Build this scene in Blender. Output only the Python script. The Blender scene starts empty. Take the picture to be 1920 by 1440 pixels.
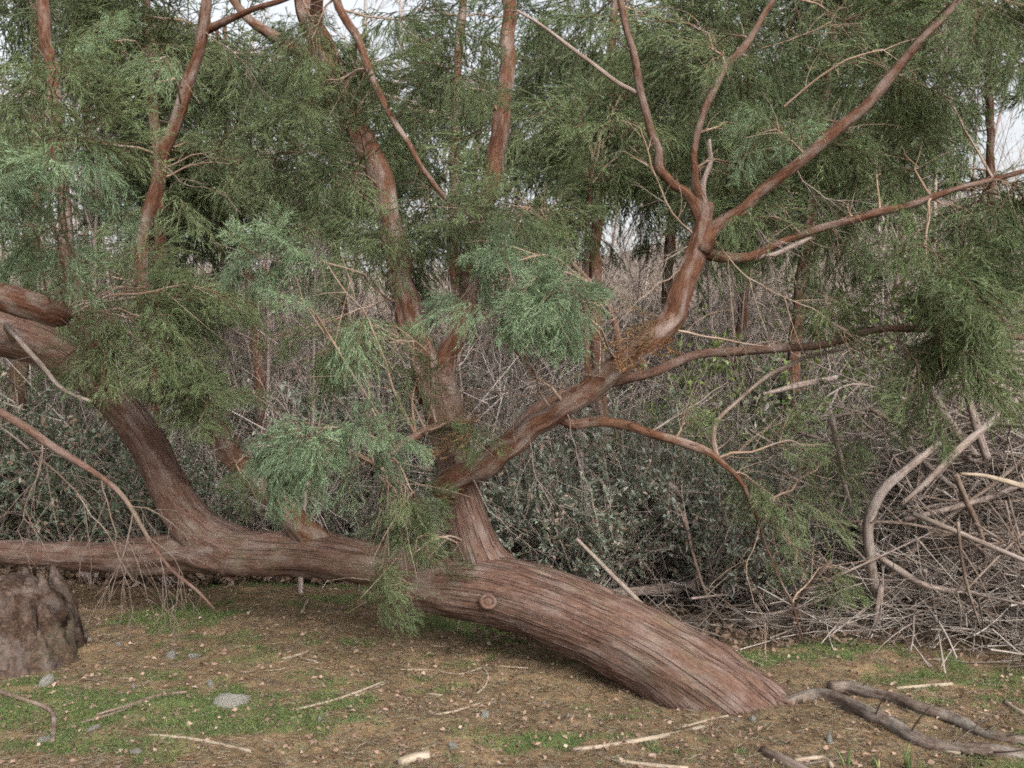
import bpy, math
import numpy as np
from mathutils import Matrix, Vector, Euler

RNG = np.random.default_rng(7)
S = bpy.context.scene
COL = S.collection
R_ = math.radians

# ------------------------------------------------------------------ camera, world, sun, exposure
F = 1663.0                       # focal length in pixels of the 1920 px wide picture
CAM_H = 1.5
cam_d = bpy.data.cameras.new('camera')
cam_d.sensor_width = 36.0
cam_d.lens = F / 1920 * 36
cam_d.clip_end = 2000
cam = bpy.data.objects.new('camera', cam_d)
cam.location = (0, 0, CAM_H)
cam.rotation_euler = (R_(90), 0, 0)
COL.objects.link(cam)
S.camera = cam

SUN_EL, SUN_ROT = R_(36), R_(155)
wd = bpy.data.worlds.new('World')
S.world = wd
wd.use_nodes = True
nt = wd.node_tree
sky = nt.nodes.new('ShaderNodeTexSky')
sky.sky_type = 'NISHITA'
sky.sun_disc = False
sky.sun_elevation = SUN_EL
sky.sun_rotation = SUN_ROT
sky.air_density = 1.2
sky.dust_density = 6.0
sky.ozone_density = 1.0
hs = nt.nodes.new('ShaderNodeHueSaturation')      # overcast: nearly grey sky
hs.inputs['Saturation'].default_value = 0.22
bg = nt.nodes['Background']
nt.links.new(sky.outputs[0], hs.inputs['Color'])
nt.links.new(hs.outputs[0], bg.inputs['Color'])
bg.inputs['Strength'].default_value = 0.15

sun_d = bpy.data.lights.new('sun', 'SUN')
sun_d.energy = 1.5
sun_d.angle = R_(35)
sun_d.color = (1.0, 0.95, 0.88)
sun = bpy.data.objects.new('sun', sun_d)
sv = Vector((math.sin(SUN_ROT) * math.cos(SUN_EL), math.cos(SUN_ROT) * math.cos(SUN_EL), math.sin(SUN_EL)))
sun.rotation_euler = sv.to_track_quat('Z', 'Y').to_euler()
sun.location = sv * 30
COL.objects.link(sun)

S.view_settings.view_transform = 'Standard'
S.view_settings.look = 'None'
S.view_settings.gamma = 1
S.view_settings.exposure = 1.06
S.cycles.max_bounces = 4
S.cycles.diffuse_bounces = 3
S.cycles.transmission_bounces = 3
S.cycles.filter_width = 1.8
S.cycles.use_denoising = False


# ------------------------------------------------------------------ helpers
def W(px, py, D):
    """a point seen at (px, py) in the 1920x1440 photograph, D metres away"""
    return np.array([(px - 960) / F * D, D, CAM_H + (720 - py) / F * D])


def nrm(v):
    v = np.asarray(v, float)
    return v / (np.linalg.norm(v, axis=-1, keepdims=True) + 1e-9)


def vnoise(seed):
    """smooth value noise in 2-D, vectorised"""
    tab = np.random.default_rng(seed).random((64, 64))

    def f(x, y):
        xi, yi = np.floor(x).astype(int), np.floor(y).astype(int)
        u, v = x - xi, y - yi
        u, v = u * u * (3 - 2 * u), v * v * (3 - 2 * v)
        a, b = tab[xi % 64, yi % 64], tab[(xi + 1) % 64, yi % 64]
        c, d = tab[xi % 64, (yi + 1) % 64], tab[(xi + 1) % 64, (yi + 1) % 64]
        return (a * (1 - u) + b * u) * (1 - v) + (c * (1 - u) + d * u) * v - 0.5
    return f


N1, N2, N3 = vnoise(1), vnoise(2), vnoise(3)


def mesh(name, V, faces, mat=None, attrs=None, smooth=True):
    """faces: list of integer arrays (n,3) or (n,4)"""
    V = np.asarray(V, np.float32)
    me = bpy.data.meshes.new(name)
    me.vertices.add(len(V))
    me.vertices.foreach_set('co', V.ravel())
    faces = [np.asarray(f, np.int32) for f in faces if len(f)]
    nl = sum(f.size for f in faces)
    nf = sum(len(f) for f in faces)
    me.loops.add(nl)
    me.polygons.add(nf)
    me.loops.foreach_set('vertex_index', np.concatenate([f.ravel() for f in faces]))
    starts, o = [], 0
    for f in faces:
        starts.append(o + np.arange(len(f)) * f.shape[1])
        o += f.size
    me.polygons.foreach_set('loop_start', np.concatenate(starts).astype(np.int32))
    me.update(calc_edges=True)
    if smooth:
        me.polygons.foreach_set('use_smooth', np.ones(nf, bool))
    for k, a in (attrs or {}).items():
        a = np.asarray(a, np.float32)
        t = 'FLOAT' if a.ndim == 1 else 'FLOAT_VECTOR'
        at = me.attributes.new(k, t, 'POINT')
        at.data.foreach_set('value' if a.ndim == 1 else 'vector', a.ravel())
    if mat:
        me.materials.append(mat)
    return me


def ob(name, me, parent=None, label=None, cat=None, group=None, kind=None):
    o = bpy.data.objects.new(name, me)
    COL.objects.link(o)
    if parent is not None:
        o.parent = parent
        if parent.get('_b') is not None:
            o.matrix_parent_inverse = Matrix.Translation(-parent.location)
    for k, v in (('label', label), ('category', cat), ('group', group), ('kind', kind)):
        if v:
            o[k] = v
    return o


def thing(name, base, label, cat, group=None):
    """an Empty at the base of a thing; its parts are given in world coordinates"""
    o = ob(name, None, None, label, cat, group)
    o.location = Vector([float(c) for c in base])
    o['_b'] = 1
    o.empty_display_size = 0.1
    return o


def resample(P, R, step):
    """Catmull-Rom through the points"""
    P, R = np.asarray(P, float), np.asarray(R, float)
    n = len(P)
    Pe = np.vstack([2 * P[0] - P[1], P, 2 * P[-1] - P[-2]])
    Re = np.concatenate([[R[0]], R, [R[-1]]])
    out, ro = [], []
    for i in range(n - 1):
        m = max(2, int(np.linalg.norm(P[i + 1] - P[i]) / step))
        t = np.linspace(0, 1, m, endpoint=False)[:, None]
        a, b, c, d = Pe[i:i + 4]
        out.append(0.5 * (2 * b + (c - a) * t + (2 * a - 5 * b + 4 * c - d) * t ** 2 + (3 * b - a - 3 * c + d) * t ** 3))
        t = t[:, 0]
        t = t * t * (3 - 2 * t)
        ro.append(Re[i + 1] * (1 - t) + Re[i + 2] * t)
    out.append(P[-1:])
    ro.append(R[-1:])
    return np.vstack(out), np.concatenate(ro)


def tube(P, R, seg=12, step=0.05, rough=0.06, ridge=0.0, ecc=0.0, seed=0, cap=True, shred=6.0):
    """round tube with stringy ridges running along it; returns V, faces, attrs"""
    P, R = resample(P, R, step)
    n = len(P)
    T = nrm(np.gradient(P, axis=0))
    up = np.array([0.13, 0.31, 0.94])
    if abs(T[0] @ up) > 0.9:
        up = np.array([0.95, 0.2, 0.1])
    N = np.zeros_like(P)
    v = nrm(up - T[0] * (T[0] @ up))
    for i in range(n):
        v = nrm(v - T[i] * (T[i] @ v))
        N[i] = v
    B = np.cross(T, N)
    L = np.concatenate([[0], np.cumsum(np.linalg.norm(np.diff(P, axis=0), axis=1))])
    th = np.linspace(0, 2 * np.pi, seg, endpoint=False)
    TH, LL = np.meshgrid(th, L)
    fa, fb = vnoise(100 + seed), vnoise(200 + seed)
    c, s = np.cos(TH), np.sin(TH)
    tw = TH + LL * 0.35
    d = rough * (fa(c * 1.3 + 9 + LL * 3.0, s * 1.3 + LL * 2.1 + 5) + 0.6 * fb(c * 2.5 + LL * 7, s * 2.5 + LL * 6 + 3)) * 2
    if ridge:
        k = shred
        q = np.abs(fa(np.cos(tw) * k + 20, np.sin(tw) * k + 20 + LL * 1.1)) * 2
        q2 = np.abs(fb(np.cos(tw) * k * 2.3 + 20, np.sin(tw) * k * 2.3 + 20 + LL * 2.2)) * 2
        d = d + ridge * (q + 0.6 * q2 - 0.5)
    rr = R[:, None] * (1 + d)
    ex = 1 + ecc * c
    V = P[:, None] + (N[:, None] * (c * ex)[..., None] + B[:, None] * s[..., None]) * rr[..., None]
    V = V.reshape(-1, 3)
    bk = np.stack([np.cos(tw) * R[:, None].clip(0.01), np.sin(tw) * R[:, None].clip(0.01), LL], -1).reshape(-1, 3)
    i = np.arange(n - 1)[:, None] * seg
    j = np.arange(seg)[None]
    j2 = (j + 1) % seg
    Fq = np.stack([i + j, i + j2, i + seg + j2, i + seg + j], -1).reshape(-1, 4)
    faces = [Fq]
    if cap:
        V = np.vstack([V, P[0] - T[0] * R[0] * 0.15, P[-1] + T[-1] * R[-1] * 0.3])
        bk = np.vstack([bk, [0, 0, 0], [0, 0, L[-1]]])
        a, b = n * seg, n * seg + 1
        jj = np.arange(seg)
        faces.append(np.stack([(jj + 1) % seg, jj, np.full(seg, a)], -1))
        o = (n - 1) * seg
        faces.append(np.stack([o + jj, o + (jj + 1) % seg, np.full(seg, b)], -1))
    return V, faces, {'bk': bk}


def join(parts):
    """list of (V, faces, attrs) -> one"""
    Vs, fs, o = [], [], 0
    keys = set().union(*[p[2].keys() for p in parts])
    at = {k: [] for k in keys}
    for V, fc, a in parts:
        Vs.append(V)
        fs += [np.asarray(f) + o for f in fc]
        o += len(V)
        for k in keys:
            at[k].append(a[k])
    return np.vstack(Vs), fs, {k: np.concatenate(v) for k, v in at.items()}


def strands(P, R, sides=3, lev=0.0, rng=RNG):
    """n polylines (n,k,3) with radii (n,k) -> thin tapering tubes"""
    n, k, _ = P.shape
    T = nrm(P[:, -1] - P[:, 0])
    ref = np.where(np.abs(T[:, 2:3]) > 0.9, np.array([[1., 0, 0]]), np.array([[0, 0, 1.]]))
    A = nrm(np.cross(T, ref))
    B = np.cross(T, A)
    ph = rng.random(n) * 6.28
    th = np.arange(sides) / sides * 2 * np.pi
    c, s = np.cos(ph[:, None] + th), np.sin(ph[:, None] + th)
    off = A[:, None] * c[..., None] + B[:, None] * s[..., None]            # n,sides,3
    V = P[:, :, None] + off[:, None] * np.asarray(R)[:, :, None, None]      # n,k,sides,3
    base = (np.arange(n) * k * sides)[:, None, None]
    i = (np.arange(k - 1) * sides)[None, :, None]
    j = np.arange(sides)[None, None]
    j2 = (j + 1) % sides
    Fq = np.stack([base + i + j, base + i + j2, base + i + sides + j2, base + i + sides + j], -1).reshape(-1, 4)
    rnd = np.repeat(rng.random(n), k * sides)
    le = np.full(n * k * sides, lev) if np.isscalar(lev) else np.repeat(np.asarray(lev), k * sides)
    tt = np.tile(np.repeat(np.linspace(0, 1, k), sides), n)
    bk = np.stack([rnd * 9, np.tile(np.arange(sides), n * k) * .02, tt + rnd * 30], -1)
    return V.reshape(-1, 3), [Fq], {'rnd': rnd, 'lev': le, 'tt': tt, 'bk': bk}


def sprout(P, m, t0, t1, ang, ln, k=4, plane=None, flat=0.0, droop=0.0, fwd=0.0, rng=RNG):
    """m children from each polyline of P (n,kk,3); ln(t) -> length; returns (n*m, k, 3)"""
    n, kk, _ = P.shape
    t = (np.linspace(t0, t1, m)[None] + rng.normal(0, 0.4 * (t1 - t0) / m, (n, m))).clip(0, 0.999)
    f = t * (kk - 1)
    i = f.astype(int)
    u = (f - i)[..., None]
    ar = np.arange(n)[:, None]
    p0 = P[ar, i] * (1 - u) + P[ar, i + 1] * u
    T = nrm(P[ar, i + 1] - P[ar, i])
    rv = nrm(rng.normal(size=(n, m, 3)))
    if plane is not None:
        side = np.where((np.arange(m) % 2)[None, :, None] == 0, 1.0, -1.0)
        sv_ = nrm(np.cross(plane, T)) * side
        rv = nrm(sv_ * flat + rv * (1 - flat))
    N = nrm(rv - T * np.sum(rv * T, -1, keepdims=True))
    a = ang * (1 + rng.normal(0, 0.22, (n, m, 1)))
    d = T * np.cos(a) + N * np.sin(a)
    l = (ln(t) * (0.65 + 0.6 * rng.random((n, m))))[..., None]
    s = np.linspace(0, 1, k)[None, None, :, None]
    bend = T * fwd + np.array([0, 0, -1.0]) * droop + rng.normal(0, 0.12, (n, m, 3))
    Q = p0[:, :, None] + (d[:, :, None] * s + bend[:, :, None] * s * s) * l[:, :, None]
    return Q.reshape(n * m, k, 3), np.repeat(t.ravel()[:, None], 1, 1)[:, 0]


def taper(n, k, r0, r1):
    return np.tile(np.linspace(r0, r1, k), (n, 1))


def leaves(P, D, ln, wd_, rng, fold=0.25):
    """n small folded pointed leaves: 6 vertices, 4 triangles each"""
    n = len(P)
    D = nrm(D)
    rv = rng.normal(size=(n, 3)) * 0.7 + np.array([0, 0, 1.0])
    Sd = nrm(np.cross(D, rv))
    U = np.cross(Sd, D)
    ln, wd_ = np.asarray(ln)[:, None], np.asarray(wd_)[:, None]
    v0 = P
    v1 = P + D * ln * 0.45 + Sd * wd_ * 0.5 + U * wd_ * fold
    v2 = P + D * ln * 0.5 - U * ln * 0.02
    v3 = P + D * ln * 0.45 - Sd * wd_ * 0.5 + U * wd_ * fold
    v4 = P + D * ln - U * ln * 0.12
    V = np.stack([v0, v1, v2, v3, v4], 1).reshape(-1, 3)
    b = (np.arange(n) * 5)[:, None]
    Ft = np.concatenate([b + np.array([[0, 1, 2]]), b + np.array([[1, 4, 2]]), b + np.array([[0, 2, 3]]), b + np.array([[3, 2, 4]])])
    r = np.repeat(rng.random(n), 5)
    return V, [Ft], {'rnd': r}


# ------------------------------------------------------------------ materials
def new_mat(name):
    m = bpy.data.materials.new(name)
    m.use_nodes = True
    return m, m.node_tree, m.node_tree.nodes['Principled BSDF']


def ramp(t, stops):
    r = t.nodes.new('ShaderNodeValToRGB')
    e = r.color_ramp.elements
    while len(e) < len(stops):
        e.new(0.5)
    for i, (p, c) in enumerate(stops):
        e[i].position = p
        e[i].color = (*c, 1)
    return r


def attr(t, name):
    a = t.nodes.new('ShaderNodeAttribute')
    a.attribute_name = name
    return a


def noise(t, vec, scale, detail=4, rough=0.6):
    n = t.nodes.new('ShaderNodeTexNoise')
    n.inputs['Scale'].default_value = scale
    n.inputs['Detail'].default_value = detail
    n.inputs['Roughness'].default_value = rough
    if vec is not None:
        t.links.new(vec, n.inputs['Vector'])
    return n


def mix(t, fac, a, b, mode='MIX'):
    m = t.nodes.new('ShaderNodeMix')
    m.data_type = 'RGBA'
    m.blend_type = mode
    for s, v in ((m.inputs[0], fac), (m.inputs[6], a), (m.inputs[7], b)):
        if isinstance(v, (int, float)):
            s.default_value = v
        elif isinstance(v, tuple):
            s.default_value = (*v, 1)
        else:
            t.links.new(v, s)
    return m.outputs[2]


def vmul(t, vec, xyz):
    m = t.nodes.new('ShaderNodeVectorMath')
    m.operation = 'MULTIPLY'
    t.links.new(vec, m.inputs[0])
    m.inputs[1].default_value = xyz
    return m.outputs[0]


def bark_mat(name, c_dark, c_mid, c_light, grey=(0.30, 0.27, 0.25), grey_amt=0.35, stretch=0.09, scale=60, bump=0.6):
    m, t, p = new_mat(name)
    bk = attr(t, 'bk').outputs['Vector']
    v = vmul(t, bk, (1, 1, stretch))
    fib = noise(t, v, scale, 6, 0.7)
    brk = noise(t, vmul(t, bk, (1, 1, stretch * 5)), scale * .6, 5, 0.7)
    fm = mix(t, 0.38, fib.outputs[0], brk.outputs[0])
    r = ramp(t, [(0.34, c_dark), (0.5, c_mid), (0.68, c_light)])
    t.links.new(fm, r.inputs[0])
    pat = noise(t, vmul(t, bk, (1, 1, 0.35)), 14, 4, 0.6)
    rp = ramp(t, [(0.45, (0, 0, 0)), (0.68, (grey_amt,) * 3)])
    t.links.new(pat.outputs[0], rp.inputs[0])
    c = mix(t, rp.outputs[0], r.outputs[0], grey)
    gn = noise(t, t.nodes.new('ShaderNodeTexCoord').outputs['Object'], 3.0, 3)
    rg = ramp(t, [(0.55, (0, 0, 0)), (0.75, (0.35,) * 3)])
    t.links.new(gn.outputs[0], rg.inputs[0])
    c = mix(t, rg.outputs[0], c, (0.13, 0.13, 0.075))                # thin film of algae
    t.links.new(c, p.inputs['Base Color'])
    p.inputs['Roughness'].default_value = 0.9
    p.inputs['Specular IOR Level'].default_value = 0.15
    bp = t.nodes.new('ShaderNodeBump')
    bp.inputs['Strength'].default_value = bump
    bp.inputs['Distance'].default_value = 0.012
    t.links.new(fm, bp.inputs['Height'])
    t.links.new(bp.outputs[0], p.inputs['Normal'])
    return m


M_BARK = bark_mat('cedar_bark', (0.034, 0.019, 0.014), (0.093, 0.053, 0.039), (0.165, 0.102, 0.079), grey_amt=.3, bump=.8, scale=150, stretch=.10)
M_BARKR = bark_mat('red_cedar_bark', (0.022, 0.011, 0.007), (0.085, 0.038, 0.022), (0.155, 0.083, 0.053), grey_amt=0.5, bump=1.0, scale=140, stretch=.09)
M_TWIG = bark_mat('cedar_twig_bark', (0.08, 0.05, 0.035), (0.20, 0.13, 0.09), (0.36, 0.27, 0.2), grey_amt=0.6, scale=25, bump=0.2)
M_DEAD = bark_mat('weathered_wood', (0.07, 0.052, 0.043), (0.18, 0.138, 0.118), (0.33, 0.275, 0.245), grey=(0.30, 0.275, 0.265), grey_amt=0.6, scale=90, bump=0.6)
M_DEADD = bark_mat('brown_dead_wood', (0.04, 0.028, 0.022), (0.13, 0.09, 0.07), (0.25, 0.19, 0.16), grey_amt=0.5, scale=90, bump=0.6)
M_PALE = bark_mat('pale_bare_wood', (0.10, 0.078, 0.058), (0.25, 0.20, 0.15), (0.42, 0.36, 0.29), grey_amt=0.4, scale=40, bump=0.3)
M_SAP = bark_mat('grey_sapling_bark', (0.11, 0.085, 0.075), (0.25, 0.20, 0.18), (0.42, 0.36, 0.33), grey_amt=0.5, scale=25, bump=0.2)
M_FALL = bark_mat('fallen_branch_bark', (0.03, 0.022, 0.018), (0.10, 0.072, 0.058), (0.22, 0.175, 0.15), grey=(0.26, 0.25, 0.22), grey_amt=0.7, scale=110, stretch=.2, bump=1.0)
M_STUMP = bark_mat('rotten_wood', (0.010, 0.007, 0.005), (0.042, 0.026, 0.019), (0.115, 0.07, 0.05), grey_amt=0.25, stretch=.6, scale=60, bump=1.0)


def leafy(name, stops, attr_name='rnd', trans=0.35, rough=0.6, obvar=0.35, spec=0.3, tint=None):
    m, t, p = new_mat(name)
    a = attr(t, attr_name)
    r = ramp(t, stops)
    t.links.new(a.outputs['Fac'], r.inputs[0])
    oi = t.nodes.new('ShaderNodeObjectInfo')
    ro = ramp(t, [(0, (1 - obvar,) * 3), (0.5, (1, 1, 1)), (1, (1 + obvar, 1 + obvar * 0.8, 1 + obvar))])
    t.links.new(oi.outputs['Random'], ro.inputs[0])
    c = mix(t, 1.0, r.outputs[0], ro.outputs[0], 'MULTIPLY')
    t.links.new(c, p.inputs['Base Color'])
    p.inputs['Roughness'].default_value = rough
    p.inputs['Specular IOR Level'].default_value = spec
    tr = t.nodes.new('ShaderNodeBsdfTranslucent')
    t.links.new(mix(t, 1.0, c, (1.2, 1.3, 0.8), 'MULTIPLY'), tr.inputs['Color'])
    ms = t.nodes.new('ShaderNodeMixShader')
    ms.inputs[0].default_value = trans
    t.links.new(p.outputs[0], ms.inputs[1])
    t.links.new(tr.outputs[0], ms.inputs[2])
    t.links.new(ms.outputs[0], t.nodes['Material Output'].inputs['Surface'])
    return m


# 'lev' on a spray: 0 woody axis, 0.3 twig, 0.6 branchlet, 1 tip
M_FOL = leafy('cedar_foliage', [(0.0, (0.16, 0.10, 0.065)), (0.2, (0.12, 0.095, 0.05)), (0.4, (0.12, 0.155, 0.07)), (0.75, (0.172, 0.226, 0.108)), (1.0, (0.255, 0.322, 0.175))], 'lev', 0.42)
M_FOLB = leafy('blue_green_cedar_foliage', [(0.0, (0.17, 0.11, 0.07)), (0.2, (0.12, 0.10, 0.06)), (0.4, (0.14, 0.20, 0.105)), (0.75, (0.22, 0.315, 0.185)), (1.0, (0.33, 0.45, 0.295))], 'lev', 0.4)
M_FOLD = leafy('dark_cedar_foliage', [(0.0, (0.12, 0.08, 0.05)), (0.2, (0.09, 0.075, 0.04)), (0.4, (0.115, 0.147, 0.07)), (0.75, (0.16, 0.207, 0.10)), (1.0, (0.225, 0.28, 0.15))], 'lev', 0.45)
M_FOLO = leafy('dead_orange_foliage', [(0.0, (0.16, 0.10, 0.055)), (1.0, (0.30, 0.18, 0.09))], 'lev', 0.3)
M_LEAFG = leafy('grey_green_leaf', [(0.0, (0.08, 0.10, 0.065)), (0.4, (0.15, 0.18, 0.135)), (0.8, (0.28, 0.315, 0.27)), (0.9, (0.25, 0.17, 0.13)), (1.0, (0.33, 0.23, 0.18))], trans=0.3, rough=0.45, spec=0.45)
M_LEAFD = leafy('dark_glossy_leaf', [(0.0, (0.05, 0.07, 0.04)), (0.5, (0.10, 0.135, 0.085)), (0.8, (0.19, 0.225, 0.18)), (0.9, (0.2, 0.14, 0.1)), (1.0, (0.26, 0.18, 0.14))], trans=0.3, rough=0.45, spec=0.45)
M_LEAFY = leafy('yellow_green_leaf', [(0.0, (0.06, 0.09, 0.035)), (0.6, (0.11, 0.155, 0.05)), (1.0, (0.28, 0.33, 0.10))], trans=0.4, rough=0.4, spec=0.5)
M_LITTER = leafy('dead_leaf_litter', [(0.0, (0.09, 0.06, 0.045)), (0.5, (0.16, 0.11, 0.08)), (0.9, (0.23, 0.16, 0.12)), (1.0, (0.32, 0.25, 0.20))], trans=0.1, rough=0.8, spec=0.2)
M_NEEDLE = leafy('needle_litter', [(0.0, (0.07, 0.045, 0.03)), (0.25, (0.21, 0.125, 0.075)), (0.45, (0.29, 0.17, 0.10)), (0.6, (0.19, 0.18, 0.105)), (0.88, (0.32, 0.28, 0.21)), (1.0, (0.44, 0.38, 0.30))], trans=0.1, rough=0.8, spec=0.2)
M_GRASS = leafy('moss_and_grass', [(0.0, (0.055, 0.08, 0.03)), (0.6, (0.115, 0.165, 0.055)), (0.9, (0.17, 0.25, 0.08)), (1.0, (0.30, 0.26, 0.14))], trans=0.35, rough=0.7)
M_MESS = leafy('tangled_stems', [(0.0, (0.09, 0.073, 0.058)), (0.5, (0.20, 0.17, 0.145)), (1.0, (0.38, 0.34, 0.305))], trans=0.0, rough=0.85, spec=0.2)


def stone_mat():
    m, t, p = new_mat('pale_stone')
    oc = t.nodes.new('ShaderNodeTexCoord').outputs['Object']
    n = noise(t, oc, 25, 6, 0.7)
    r = ramp(t, [(0.3, (0.09, 0.085, 0.07)), (0.7, (0.26, 0.245, 0.22))])
    t.links.new(n.outputs[0], r.inputs[0])
    t.links.new(r.outputs[0], p.inputs['Base Color'])
    p.inputs['Roughness'].default_value = 0.9
    b = t.nodes.new('ShaderNodeBump')
    b.inputs['Distance'].default_value = 0.01
    t.links.new(n.outputs[0], b.inputs['Height'])
    t.links.new(b.outputs[0], p.inputs['Normal'])
    return m


M_STONE = stone_mat()

# ------------------------------------------------------------------ ground
# moss patches: (x, y, radius x, radius y) in metres
MOSS = [(-1.55, 3.95, .95, .32), (-1.75, 6.6, .55, .3), (1.65, 4.85, .55, .3), (1.6, 4.8, .5, .25), (2.3, 4.5, .5, .22), (-.9, 5.9, .5, .3), (-2.6, 4.0, .8, .5), (-2.0, 5.6, .4, .3), (-.1, 5.4, .6, .35), (0.1, 3.62, .25, .08)]


def moss_at(x, y):
    v = np.zeros_like(x)
    for a, b, rx, ry in MOSS:
        d = ((x - a) / rx) ** 2 + ((y - b) / ry) ** 2
        v = np.maximum(v, np.exp(-d * 1.1))
    v = .85 * v + .08 + 0.8 * N1(x * 2.6 + 30, y * 3.4 + 30) + 0.9 * N2(x * 9 + 30, y * 11 + 30)
    return v


def ssp(a, b, x):
    t = np.clip((x - a) / (b - a), 0, 1)
    return t * t * (3 - 2 * t)


def gz(x, y):
    x, y = np.asarray(x, float), np.asarray(y, float)
    r = ssp(8, 26, y) * (4.6 + 1.6 * ssp(-2, 10, x)) + ssp(24, 70, y) * 3.0
    r = r + ssp(5, 14, np.abs(x)) * 0.5
    u = 0.10 * N1(x * .7 + 40, y * .7 + 40) + 0.05 * N2(x * 2.1 + 40, y * 2.1 + 40) + 0.022 * N3(x * 7 + 40, y * 7 + 40)
    u = u - .045 * np.exp(-((x - .8) / .5) ** 2 - ((y - 4.1) / .35) ** 2)            # slight dip where the trunk goes in
    return r + u * np.clip((y + 6) / 6, 0, 1) + 0.02


def ground_mat():
    m, t, p = new_mat('forest_floor')
    oc = t.nodes.new('ShaderNodeTexCoord').outputs['Object']
    n1 = noise(t, oc, 2.2, 5, 0.65)
    n2 = noise(t, oc, 38, 6, 0.75)
    n3 = noise(t, oc, 9, 5, 0.7)
    r1 = ramp(t, [(0.3, (0.05, 0.04, 0.028)), (0.42, (0.14, 0.122, 0.08)), (0.52, (0.23, 0.15, 0.09)), (0.60, (0.16, 0.16, 0.09)), (0.72, (0.33, 0.30, 0.24))])
    t.links.new(n2.outputs[0], r1.inputs[0])
    r2 = ramp(t, [(0.35, (0.6, 0.6, 0.6)), (0.65, (1.15, 1.05, 1.0))])
    t.links.new(n3.outputs[0], r2.inputs[0])
    c = mix(t, 1.0, r1.outputs[0], r2.outputs[0], 'MULTIPLY')
    # moss
    rm = ramp(t, [(0.3, (0.05, 0.075, 0.025)), (0.7, (0.12, 0.175, 0.055))])
    t.links.new(n2.outputs[0], rm.inputs[0])
    ms = attr(t, 'moss').outputs['Fac']
    rr = ramp(t, [(0.35, (0, 0, 0)), (0.8, (0.85,) * 3)])
    t.links.new(ms, rr.inputs[0])
    c = mix(t, rr.outputs[0], c, rm.outputs[0])
    # grey-brown leaf litter up the slope
    rl = ramp(t, [(0.3, (0.08, 0.065, 0.05)), (0.55, (0.19, 0.155, 0.13)), (0.8, (0.33, 0.29, 0.26))])
    t.links.new(n2.outputs[0], rl.inputs[0])
    c = mix(t, attr(t, 'slope').outputs['Fac'], c, rl.outputs[0])
    t.links.new(c, p.inputs['Base Color'])
    p.inputs['Roughness'].default_value = 0.95
    p.inputs['Specular IOR Level'].default_value = 0.1
    b = t.nodes.new('ShaderNodeBump')
    b.inputs['Strength'].default_value = 0.8
    b.inputs['Distance'].default_value = 0.02
    t.links.new(n2.outputs[0], b.inputs['Height'])
    t.links.new(b.outputs[0], p.inputs['Normal'])
    return m


gx = np.concatenate([-np.geomspace(300, 6, 24), np.arange(-5.5, 5.5, 0.035), np.geomspace(5.6, 300, 24)])
gy = np.concatenate([-np.geomspace(150, 1, 14), np.arange(0, 3, 0.15), np.arange(3, 8, 0.035), np.arange(8, 30, 0.35), np.geomspace(30.5, 400, 20)])
GX, GY = np.meshgrid(gx, gy)
GZ = gz(GX, GY) + 0.022 * N1(GX * 15 + 50, GY * 15 + 50) * (np.abs(GX) < 6)
nx = len(gx)
i = np.arange(len(gy) - 1)[:, None] * nx
j = np.arange(nx - 1)[None]
gm = mesh('ground', np.stack([GX, GY, GZ], -1).reshape(-1, 3), [np.stack([i + j, i + j + 1, i + nx + j + 1, i + nx + j], -1).reshape(-1, 4)],
          ground_mat(), {'moss': moss_at(GX, GY).ravel() * (np.abs(GX.ravel()) < 8), 'slope': ssp(6.2, 8.5, GY + 0.25 * np.maximum(GX, 0)).ravel()})
ob('ground', gm, kind='structure', label='forest floor of brown needles, soil and moss')


def onground(x, y, dz=0.0):
    return np.stack([x, y, gz(x, y) + dz], -1)


# ------------------------------------------------------------------ cedar spray meshes (shared by all copies)
def make_spray(name, mat, seed, L=0.5, dens=1.0, thick=1.0, droop=0.25):
    """a forked spray: two feathery shoots from one foot"""
    r = np.random.default_rng(seed)
    s = np.linspace(0, 1, 8)
    Z = np.array([0, 0, 1.0])
    parts = []
    h = 0.0016 * thick
    for az, el, ll in ((0.42 + .2 * r.random(), .15 * r.normal(), L), (-0.5 - .3 * r.random(), .3 * r.normal(), L * (.65 + .25 * r.random()))):
        ax = np.stack([s * ll, 0.06 * ll * np.sin(s * 3 + seed), -droop * ll * s ** 2 * 0.6 + el * ll * s * .6], -1)
        c_, s_ = math.cos(az), math.sin(az)
        ax = (ax @ np.array([[c_, s_, 0], [-s_, c_, 0], [0, 0, 1]]))[None]
        n1 = int(15 * dens)
        a1, t1 = sprout(ax, n1, 0.12, 0.98, 0.9, lambda t: ll * (0.52 * (1 - t) ** 0.7 + 0.14), 5, Z, 0.55, droop * .8, 0.3, r)
        a2, _ = sprout(a1, 8, 0.15, 0.98, 0.75, lambda t: ll * (0.17 * (1 - t * 0.6) + 0.03), 4, Z, 0.4, droop * .7, 0.4, r)
        a3, _ = sprout(a2, 5, 0.15, 1.0, 0.6, lambda t: L * 0.062 * (1 - 0.35 * t), 2, None, 0, droop * .5, 0.3, r)
        parts += [strands(ax, taper(1, 8, 0.004, 0.0016), 4, 0.0, r),
                  strands(a1, taper(len(a1), 5, h * 1.35, h * 0.9), 3, 0.22 + 0.2 * r.random(len(a1)), r),
                  strands(a2, taper(len(a2), 4, h, h * 0.6), 3, 0.38 + 0.35 * r.random(len(a2)), r),
                  strands(a3, taper(len(a3), 2, h * 1.05, h * 0.45), 3, np.where(r.random(len(a3)) < .11, .14, 0.5 + 0.5 * r.random(len(a3))), r)]
    V, f, a = join(parts)
    return mesh(name, V, f, mat, {'lev': a['lev']}, smooth=False)


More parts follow.
